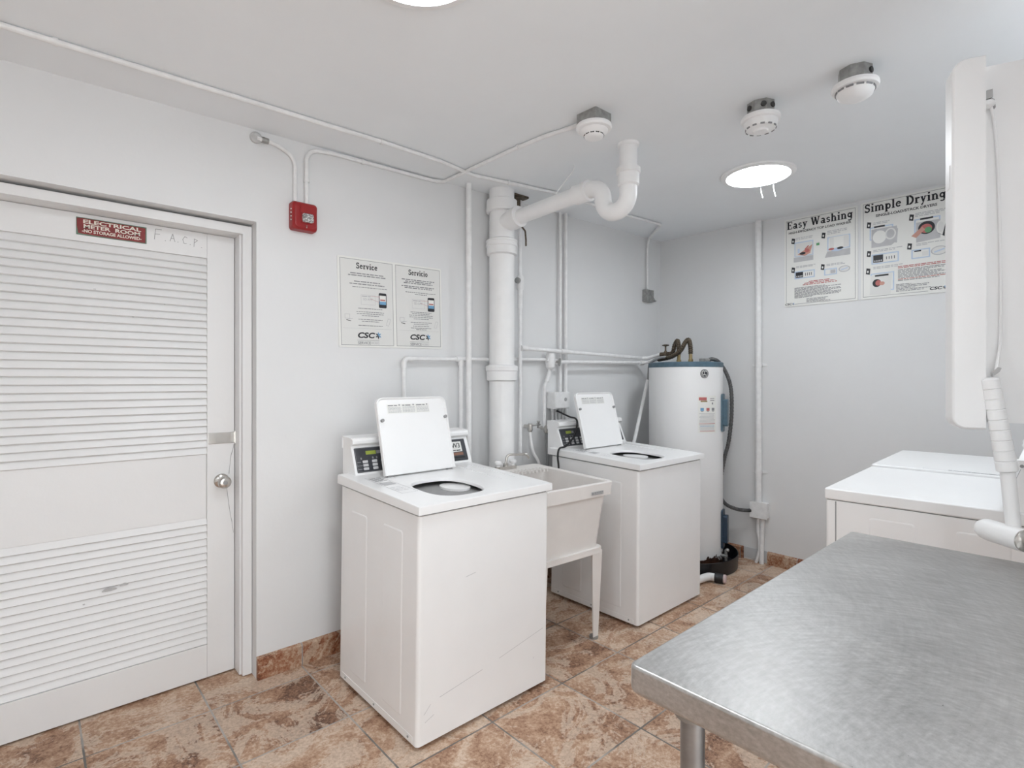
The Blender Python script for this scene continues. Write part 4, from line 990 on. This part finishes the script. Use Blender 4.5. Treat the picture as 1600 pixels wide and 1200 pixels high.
bl_frame(Sh, b, .050, .18, .385, .470); Sh.poly(b, [(.06, .335), (.17, .335), (.20, .36), (.20, .455), (.06, .455)], .0012, 4); Sh.rect(b, .075, .135, .463, .474, .0018, 0); Sh.ell(b, .105, .40, .038, .042, .0015, 7); Sh.ell(b, .165, .41, .030, .038, .0016, 3); Sh.ell(b, .165, .41, .022, .028, .0018, 4); Sh.poly(b, [(.15, .36), (.20, .345), (.205, .44)], .0014, 4)
bl_frame(Sh, b, .29, .42, .385, .472); Sh.rect(b, .32, .385, .462, .473, .0018, 0); Sh.poly(b, [(.30, .325), (.42, .335), (.42, .45), (.30, .45)], .0011, 4); Sh.ell(b, .352, .41, .042, .040, .0015, 0); Sh.ell(b, .35, .405, .030, .028, .0018, 6); Sh.ell(b, .36, .395, .018, .018, .0020, 8); Sh.poly(b, [(.275, .37), (.33, .42), (.345, .40), (.30, .355)], .0022, 5); Sh.ell(b, .422, .40, .022, .040, .0016, 7); Sh.ell(b, .422, .40, .016, .032, .0018, 3); Sh.poly(b, [(.40, .37), (.43, .35), (.445, .42), (.44, .34)], .0019, 0)
bl_frame(Sh, b, .06, .21, .225, .290); Sh.rect(b, .07, .125, .235, .283, .0014, 0); Sh.rect(b, .135, .20, .240, .276, .0014, 7)
for i in range(4): Sh.rect(b, .142 + i * .014, .146 + i * .014, .247, .266, .0017, 0); Sh.rect(b, .075 + i * .012, .083 + i * .012, .240, .250, .0017, 4)
bl_frame(Sh, b, .275, .37, .225, .283); Sh.rect(b, .29, .32, .235, .275, .0014, 7); Sh.rect(b, .29, .325, .268, .276, .0017, 0); Sh.rect(b, .33, .36, .238, .265, .0014, 3); Sh.ell(b, .415, .258, .042, .028, .0012, 4); Sh.ell(b, .415, .258, .036, .023, .0014, 3); Sh.line(b, (.39, .25), (.44, .265), .008, .0016, 2)
bl_frame(Sh, b, .055, .185, .045, .165); Sh.poly(b, [(.05, .025), (.165, .02), (.175, .16), (.055, .15)], .0012, 3); Sh.rect(b, .08, .155, .142, .153, .0018, 0); Sh.ell(b, .09, .10, .024, .026, .0016, 0); Sh.ell(b, .098, .10, .016, .018, .0018, 6); Sh.ell(b, .12, .095, .014, .012, .0020, 5)
b.build('illustration', ['ink', 'ink3', 'inkl', 'paperw', 'ink3', 'inks', 'inkr', 'paper', 'inkg'], t)
b = MB()
for i in range(2): Sh.words(b, .205, .455, .190 - i * .009, .0048, .0013, 1, seed=i + 5)
for i in range(9): Sh.words(b, .205, .205 + (.25, .24, .16, .22, .25, .20, .25, .25, .21)[i], .168 - i * .0085, .0044, .0013, 1 if i == 7 else 0, seed=i + 15)
for i in range(6): Sh.words(b, .195, .195 + (.08, .17, .16, .10, .18, .15)[i], .075 - i * .0085, .0042, .0013, 0, seed=i + 35)
b.build('body_text', ['ink2', 'inkr'], t)
b = MB(); Sh.rect(b, .36, .472, .006, .045, .0010, 4); logo(Sh, b, .405, .028, .026, (0, 1, 2, 3), False); b.build('logo', ['ink', 'inkb', 'ink2', 'ink3', 'paper'], t)

# ------------------------------------------------------------------ ceiling conduits, detectors
def strap(b, c, ax, r):
    ax = Vector(ax).normalized(); b.lathe([(r + .0035, -.007), (r + .0035, .007)], c, ax, 16)
def smoke(x, y, label, style):
    z = zc(x, y); t = thing('smoke_detector', label, 'smoke detector', (x, y, z), group='smoke detectors on exposed boxes')
    b = MB()
    if style == 'square': b.box(x - .054, x + .054, y - .054, y + .054, z - .048, z + .004, .004)
    else: b.lathe([(.056, .006), (.056, -.055)], (x, y, z), n=8)
    jb = b.build('junction_box', 'galv', t)
    if style != 'square':
        for a in (150, 215, 260) if style == 'drum' else (262,):
            b = MB(); n_ = Vector((math.cos(R(a)), math.sin(R(a)), 0)); b.cyl(Vector((x, y, z - .024)) + n_ * .045, Vector((x, y, z - .024)) + n_ * .0575, .011, 14); b.build('knockout', 'dark', jb)
    zz = z - (.048 if style == 'square' else .055)
    b = MB(); b.lathe([(.066, .002), (.076, -.002), (.078, -.012), (.074, -.020), (.060, -.024)], (x, y, zz), n=40); b.build('base', 'plastic', t)
    b = MB()
    if style == 'square': pr = [(.062, -.022), (.058, -.032), (.046, -.040), (.042, -.050), (.036, -.056), (.020, -.060)]
    elif style == 'drum': pr = [(.066, -.022), (.064, -.040), (.058, -.050), (.030, -.056), (.028, -.064), (.012, -.066)]
    else: pr = [(.062, -.024), (.062, -.030), (.056, -.044), (.040, -.054), (.018, -.058)]
    b.lathe(pr, (x, y, zz), n=40); hd_ = b.build('sensor_head', 'plastic', t)
    b = MB()
    rr, hh = {'square': (.0425, -.045), 'drum': (.059, -.050), 'dome': (.063, -.027)}[style]
    for a in range(0, 360, 30):
        n_ = Vector((math.cos(R(a)), math.sin(R(a)), 0)); tn = Vector((-n_.y, n_.x, 0)); c0 = Vector((x, y, zz + hh)) + n_ * (rr - .002)
        L_ = .008 if style != 'dome' else .012
        b.add([tuple(c0 + tn * sx * L_ + Vector((0, 0, sz * .003)) + n_ * k_) for k_ in (0, .0035) for sx, sz in ((-1, -1), (1, -1), (1, 1), (-1, 1))], [[0, 1, 2, 3], [4, 5, 6, 7], [0, 1, 5, 4], [1, 2, 6, 5], [2, 3, 7, 6], [3, 0, 4, 7]])
    b.build('vent_slot', 'ink2' if style != 'square' else 'dark', hd_)
smoke(1.830, 1.497, 'white smoke detector on grey square box beside the curved drain pipe', 'square')
smoke(2.285, .972, 'white smoke detector between the curved drain pipe and the grey-topped one at right', 'drum')
smoke(2.285, .625, 'white smoke detector on grey round box nearest the white panel', 'dome')

cz_ = lambda x, y, r=.011: zc(x, y) - r - .0015
mc = thing('conduit', 'long thin conduit crossing the ceiling edge and dropping to the small grey wall box', 'conduit', (1.6, 2.35, 2.15))
pth = [(-.9, 2.345), (-.072, 2.342), (1.27, 2.338), (1.60, 2.352), (1.869, 2.402), (2.454, 2.305), (3.21, 2.31), (3.60, 2.287)]
P = [(x, y, cz_(x, y)) for x, y in pth] + [(3.90, 2.600, cz_(3.9, 2.6) - .01), (3.905, 2.612, 2.50), (3.905, 2.612, 2.15)]
b = MB(); b.tube(P, .0105, .06, 12); b.build('tube', 'pipe', mc)
for x, y in ((.06, 2.342), (1.26, 2.338), (2.10, 2.363), (2.9, 2.308)):
    b = MB(); strap(b, (x, y, cz_(x, y)), (1, 0, 0), .0105); b.build('strap', 'pipe', mc)
jb = thing('junction_box', 'small grey open wall box at the end of the ceiling conduit', 'electrical box', (3.905, YW, 2.052))
b = MB(); b.box(3.855, 3.962, YW - .045, YW, 2.052, 2.152, .003); b.build('box', 'galv', jb)
b = MB(); b.tube(smooth_path([(3.90, YW - .05, 2.14), (3.905, YW - .062, 2.10), (3.95, YW - .06, 2.07), (3.99, YW - .03, 2.065), (4.05, YW - .012, 2.075)], 6), .003, n=6); b.cyl((3.96, YW - .02, 2.07), (4.03, YW - .012, 2.072), .008, 8); b.build('loose_wire', 'rubber', jb)

c1 = thing('conduit', 'short curved conduit from the round cap into the fire alarm', 'conduit', (.86, YW, 2.243))
b = MB(); b.tube([(.775, YW - .014, 2.500), (.86, YW - .012, 2.497), (.948, YW - .012, 2.46), (.948, YW - .012, 2.30), (.948, YW - .014, 2.242)], .0095, .075, 12); b.build('tube', 'pipe', c1)
b = MB(); b.lathe([(.026, 0), (.026, .012), (.018, .018)], (.772, YW, 2.504), (0, -1, 0), 20); b.build('round_cap', 'emt', c1)
b = MB(); b.lathe([(.013, 0), (.0145, .008), (.013, .03)], (.795, YW - .013, 2.500), (1, 0, 0), 12); b.build('fitting', 'galv', c1)
c2 = thing('conduit', 'conduit from fire alarm along the wall top to the nearest smoke detector', 'conduit', (1.5, 2.4, 2.242))
b = MB(); P = [(1.003, YW - .012, 2.242), (1.003, YW - .012, 2.515), (1.12, YW - .012, 2.531), (1.74, YW - .012, 2.546), (1.80, YW - .03, 2.548), (1.800, 2.35, cz_(1.8, 2.35)), (1.795, 2.0, cz_(1.795, 2.0)), (1.805, 1.78, cz_(1.8, 1.78)), (1.826, 1.66, cz_(1.83, 1.66)), (1.83, 1.552, cz_(1.83, 1.55) - .006)]
b.tube(P, .0100, .09, 12); b.build('tube', 'pipe', c2)
for a_, x_ in (((1.003, YW - .012, 2.36), (0, 0, 1)), ((1.30, YW - .012, 2.5355), (1, 0, .02)), ((1.797, 1.95, cz_(1.8, 1.95)), (0, 1, 0))):
    b = MB(); strap(b, a_, x_, .010); b.build('strap', 'pipe', c2)

# ------------------------------------------------------------------ drain stack
ds = thing('drain_pipe', 'thick white drain stack on the wall with branch and trap from the ceiling', 'drain pipe', (2.185, 2.515, 0))
SX, SY = 2.185, 2.522
def tube_lathe(prof, c=(SX, SY, 0), ax=(0, 0, 1)):
    b = MB(); b.lathe(prof, c, ax, 40); return b
tube_lathe([(.078, .0), (.078, zc(SX, SY) + .02)]).build('stack', 'pvc', ds)
tube_lathe([(.080, 2.425), (.097, 2.430), (.098, 2.445), (.095, 2.447), (.095, 2.500), (.084, 2.506)]).build('hub', 'pvc', ds)
tube_lathe([(.080, 2.160), (.094, 2.166), (.094, 2.212), (.098, 2.214), (.098, 2.226), (.095, 2.228), (.095, 2.240), (.098, 2.242), (.098, 2.252), (.080, 2.262)]).build('hub', 'pvc', ds)
tube_lathe([(.080, 1.378), (.094, 1.386), (.095, 1.440), (.101, 1.444), (.102, 1.468), (.094, 1.474), (.080, 1.480)]).build('hub', 'pvc', ds)
b = MB(); b.lathe([(.070, -.01), (.062, .05), (.056, .085), (.056, .10), (.064, .103), (.064, .165), (.050, .168)], (SX, SY, 2.355), Vector((0, -1, .10)), 36); b.build('branch_hub', 'pvc', ds)
rt_ = .0435
b = MB(); b.tube([(SX + .002, 2.44, 2.366), (2.195, 1.735, 2.392), (2.197, 1.735, 2.236), (2.199, 1.582, 2.236), (2.2, 1.582, zc(2.2, 1.58) + .02)], rt_, .0755, 32, seg=14); b.build('branch_and_trap', 'pvc', ds)
b = MB(); b.lathe([(.045, -.052), (.052, -.046), (.052, .03), (.056, .032), (.056, .048), (.046, .052)], (2.195, 1.875, 2.387), (0, -1, .03), 36); b.build('trap_hub', 'pvc', ds)
b = MB(); b.lathe([(.046, 2.345), (.053, 2.352), (.053, 2.405), (.0585, 2.408), (.0585, 2.432), (.046, 2.437)], (2.2, 1.582, 0), n=36); b.build('drop_hub', 'pvc', ds)
b = MB(); b.lathe([(.0435, -.02), (.052, -.012), (.054, .0)], (2.2, 1.582, zc(2.2, 1.58)), n=36); b.build('ceiling_collar', 'plastic', ds)
b = MB(); b.tube([(2.33, 2.53, 2.40), (2.345, 2.50, 2.36), (2.365, 2.50, 2.345), (2.372, 2.50, 2.29), (2.372, 2.50, 2.25)], .006, .01, 8); tag(b.build('hanger_strap', 'brown'), 'small rusty hook hanging under the drain branch at the stack', 'hanger')
b = MB(); b.box(2.26, 2.40, 2.50, 2.56, zc(2.3, 2.5) - .012, zc(2.3, 2.5) + .003, .004); b.box(2.29, 2.335, 2.51, 2.55, 2.49, zc(2.3, 2.5) - .01, .004); tag(b.build('pipe_hanger', 'brown'), 'dark rusty bracket at the ceiling beside the drain stack', 'bracket')
b = MB(); b.tube(smooth_path([(2.215, 1.95, zc(2.2, 1.95)), (2.212, 1.955, 2.535), (2.195, 1.99, 2.49), (2.185, 2.03, 2.45), (2.175, 2.05, 2.425)], 6), .003, n=6); b.ball((2.18, 2.05, 2.425), .007, 8); tag(b.build('hanger_wire', 'pipe'), 'thin bent wire hanging from the ceiling onto the drain branch', 'wire')

# ------------------------------------------------------------------ wall pipes
kY = 2.59
cp = thing('water_pipe', 'painted pipe running low along wall behind the drain stack to the small valve', 'pipe', (2.1, kY, .95))
z1 = 1.502
b = MB(); b.tube([(1.530, kY, .90), (1.530, kY, z1), (2.64, kY, z1 + .026)], .0115, .035, 12); b.build('pipe', 'pipe', cp)
b = MB(); b.tube([(1.530, kY, z1 - .05), (1.530, kY, z1), (1.58, kY, z1 + .001)], .0145, .03, 12); b.build('elbow', 'pipe', cp)
b = MB(); b.cyl((1.885, kY, z1 + .008), (1.955, kY, z1 + .010), .0155, 16); b.build('tee', 'pipe', cp)
b = MB(); b.cyl((1.920, kY, z1 + .008), (1.920, kY, .90), .0135, 16); b.cyl((1.920, kY, z1 + .006), (1.920, kY, z1 - .03), .017, 16); b.build('drop_pipe', 'pipe', cp)
b = MB(); b.cyl((1.952, 2.555, zc(1.95, 2.55)), (1.952, 2.555, .90), .0165, 20); tag(b.build('conduit', 'pipe'), 'straight vertical painted conduit just left of the drain stack', 'conduit')
vp = thing('water_pipe', 'vertical painted pipe with a dark valve just right of the drain stack', 'pipe', (2.378, 2.562, .90))
b = MB(); b.cyl((2.378, 2.562, zc(2.38, 2.56)), (2.378, 2.562, .90), .0125, 16); b.build('pipe', 'pipe', vp)
b = MB(); b.lathe([(.014, 1.85), (.017, 1.86), (.017, 1.97), (.024, 1.98), (.027, 2.02), (.024, 2.06), (.016, 2.07)], (2.378, 2.562, 0), n=20); b.build('valve_body', 'pipe', vp)
b = MB(); b.lathe([(.010, 0), (.010, .02), (.020, .024), (.020, .034), (.012, .038)], (2.366, 2.555, 2.03), (-.8, -.35, 0), 16); b.build('valve_handle', 'galv', vp)
for (x, r, zb, lab) in ((2.805, .0115, 1.305, 'thin vertical conduit running down into the top of the grey outlet box'), (2.862, .0135, 1.10, 'vertical conduit passing just right of the grey outlet box')):
    b = MB(); b.cyl((x, 2.600, zc(x, 2.6)), (x, 2.600, zb), r, 16); tag(b.build('conduit', 'pipe'), lab, 'conduit')
hp = thing('water_pipe', 'upper of two painted pipes running along the wall to the water heater', 'pipe', (3.1, 2.54, 1.55))
b = MB(); b.tube([(2.374, 2.547, 1.594), (3.72, 2.545, 1.566), (3.755, 2.50, 1.567), (3.758, 2.40, 1.590), (3.76, 2.375, 1.590)], .0135, .03, 12); b.build('pipe', 'pipe', hp)
b = MB(); b.cyl((2.374, 2.547, 1.594), (2.43, 2.545, 1.593), .018, 16); b.build('coupling', 'pipe', hp)
b = MB(); b.cyl((2.75, 2.545, 1.587), (2.82, 2.545, 1.585), .017, 16); b.build('coupling', 'pipe', hp)
b = MB(); b.lathe([(.016, -.02), (.019, 0), (.012, .02), (.007, .03), (.007, .062), (.026, .066), (.028, .074), (.012, .078)], (3.758, 2.345, 1.592), n=20); b.cyl((3.758, 2.39, 1.59), (3.758, 2.30, 1.592), .018, 16); b.build('gate_valve', 'brown', hp)
lp = thing('water_pipe', 'lower of two painted pipes running along the wall to the water heater', 'pipe', (3.2, 2.54, 1.50))
b = MB(); b.tube([(2.72, 2.545, 1.512), (3.72, 2.545, 1.528), (3.74, 2.50, 1.530), (3.705, 2.40, 1.548), (3.705, 2.37, 1.550)], .0125, .03, 12); b.build('pipe', 'pipe', lp)
b = MB(); b.lathe([(.018, 0), (.020, .03), (.018, .06)], (3.690, 2.545, 1.527), (1, 0, 0), 16); b.build('fitting', 'pipe', lp)
sv = thing('shutoff_valve', 'painted valve and crooked drop pipe left of the grey outlet box', 'valve', (2.66, 2.575, 1.05))
b = MB(); b.lathe([(.020, 1.46), (.032, 1.475), (.034, 1.53), (.030, 1.56), (.018, 1.585), (.010, 1.60)], (2.675, 2.575, 0), n=16); b.cyl((2.64, 2.58, 1.527), (2.73, 2.56, 1.513), .018, 16); b.build('valve_body', 'pipe', sv)
b = MB(); b.lathe([(.008, 0), (.008, .03), (.026, .034), (.028, .046), (.012, .050)], (2.70, 2.565, 1.515), (.6, -.8, -.1), 14); b.build('valve_handle', 'galv', sv)
b = MB(); b.tube([(2.672, 2.58, 1.47), (2.672, 2.58, 1.42), (2.632, 2.59, 1.34), (2.632, 2.59, 1.06)], .0115, .012, 12); b.cyl((2.674, 2.58, 1.44), (2.650, 2.585, 1.375), .015, 14); b.build('drop_pipe', 'pipe', sv)
ob = thing('outlet_box', 'painted metal outlet box on conduits above the second washer', 'electrical box', (2.735, YW, 1.06))
b = MB(); b.box(2.690, 2.845, YW - .085, YW - .004, 1.185, 1.302, .006); b.build('box', 'pipe', ob)
b = MB(); b.box(2.696, 2.839, YW - .089, YW - .084, 1.190, 1.297, .003); b.build('cover', 'pipe', ob)
b = MB(); b.cyl((2.795, YW - .088, 1.25), (2.795, YW - .092, 1.25), .012, 16); b.build('socket', 'rubber', ob)
for x in (2.708, 2.742, 2.776, 2.81): 
    b = MB(); b.cyl((x, YW - .045, 1.187), (x, YW - .045, .96), .0095, 12); b.cyl((x, YW - .045, 1.187), (x, YW - .045, 1.172), .014, 12); b.build('conduit_stub', 'emt', ob)
def bib(x, y, z, lab):
    t = thing('hose_valve', lab, 'valve', (x, y, z), group=None)
    b = MB(); b.cyl((x, YW, z), (x, y - .03, z), .012); b.lathe([(.013, -.035), (.018, -.025), (.018, .012), (.012, .02)], (x, y - .03, z), n=14); b.build('body', 'chrome', t)
    b = MB(); b.cyl((x, y - .03, z + .005), (x + .055, y - .055, z + .012), .006)
    for a in range(0, 180, 60): 
        d_ = Vector((0.3 * math.cos(R(a)), .9 * math.cos(R(a)), math.sin(R(a)))).normalized() * .026; c_ = Vector((x + .055, y - .055, z + .012)); b.cyl(c_ - d_, c_ + d_, .006, 8)
    b.build('handle', 'galv', t)
bib(2.485, 2.61, 1.075, 'small hose valve on wall above the back of the sink')
bib(2.640, 2.61, 1.055, 'small hose valve on wall partly behind the second washer console')
b = MB(); b.tube(smooth_path([(2.485, 2.58, 1.045), (2.49, 2.575, .98), (2.50, 2.56, .90), (2.53, 2.54, .83), (2.55, 2.53, .70), (2.55, 2.53, .5)], 6), .010, n=10); tag(b.build('supply_hose', 'pvc'), 'pale hose hanging from the hose valve above the sink', 'hose')
b = MB(); b.tube(smooth_path([(2.640, 2.58, 1.03), (2.64, 2.572, .95), (2.64, 2.57, .80), (2.64, 2.57, .5)], 6), .011, n=10); tag(b.build('supply_hose', 'rubber'), 'grey hose hanging straight behind the second washer', 'hose')
# relief tube leaning beside the heater
rt = thing('relief_tube', 'slanted white tube with dark hose leaning between the second washer and heater', 'pipe', (3.56, 2.46, .55))
b = MB(); b.cyl((3.668, 2.45, 1.385), (3.345, 2.45, .55), .0135, 16); b.build('tube', 'pipe', rt)
b = MB(); b.tube(smooth_path([(3.668, 2.45, 1.375), (3.672, 2.445, 1.44), (3.645, 2.42, 1.50), (3.64, 2.38, 1.54), (3.66, 2.33, 1.562), (3.69, 2.29, 1.566)], 8), .010, n=10); b.build('dark_hose', 'rubber', rt)
# black cable over the second washer's console
b = MB(); b.tube(smooth_path([(2.740, 2.575, 1.17), (2.735, 2.50, 1.150), (2.73, 2.44, 1.134), (2.720, 2.385, 1.128), (2.712, 2.362, 1.100), (2.675, 2.352, 1.02), (2.575, 2.335, .960), (2.500, 2.325, .950), (2.478, 2.320, .90), (2.482, 2.315, .82), (2.482, 2.315, .6)], 8), .0062, n=10); tag(b.build('power_cord', 'black'), 'black cord draped over the left end of the second washer console', 'cord')

# back wall conduit with box
bc = thing('conduit', 'straight vertical painted conduit on end wall down to the square box', 'conduit', (XW, 1.76, .46))
b = MB(); b.cyl((XW - .028, 1.762, zc(4.1, 1.76)), (XW - .028, 1.762, .45), .0235, 20); b.build('tube', 'pipe', bc)
for z in (.690, 1.500):
    b = MB(); b.lathe([(.028, -.010), (.028, .010)], (XW - .028, 1.762, z), n=18); b.box(XW - .006, XW, 1.706, 1.815, z - .010, z + .010, .002); b.build('strap', 'pipe', bc)
wb = thing('junction_box', 'square white painted box low on the end wall with cable and conduits', 'electrical box', (XW, 1.745, 0))
b = MB(); b.box(XW - .06, XW, 1.690, 1.810, .348, .462, .006); b.build('box', 'pipe', wb)
b = MB(); b.box(XW - .064, XW - .058, 1.686, 1.814, .344, .466, .003); b.build('cover', 'pipe', wb)
b = MB(); b.tube(smooth_path([(XW - .03, 1.755, .35), (XW - .03, 1.765, .25), (XW - .03, 1.75, .12), (XW - .035, 1.775, .0)], 6), .0125, n=10); b.tube(smooth_path([(XW - .028, 1.73, .35), (XW - .028, 1.735, .25), (XW - .03, 1.738, .12), (XW - .035, 1.735, .0)], 6), .017, n=12); b.build('floor_conduit', 'pipe', wb)
# two short wires hanging from the ceiling by the far light
for (x, y, dz, lab) in ((3.29, 1.40, .085, 'short white wire hanging under the far ceiling light, left of two'), (3.29, 1.325, .095, 'short white wire hanging under the far ceiling light, right of two')):
    z = zc(x, y); b = MB(); b.tube(smooth_path([(x, y, z), (x - .004, y - .004, z - dz * .5), (x + .002, y - .012, z - dz)], 5), .0026, n=6); tag(b.build('hanging_wire', 'plastic'), lab, 'wire')
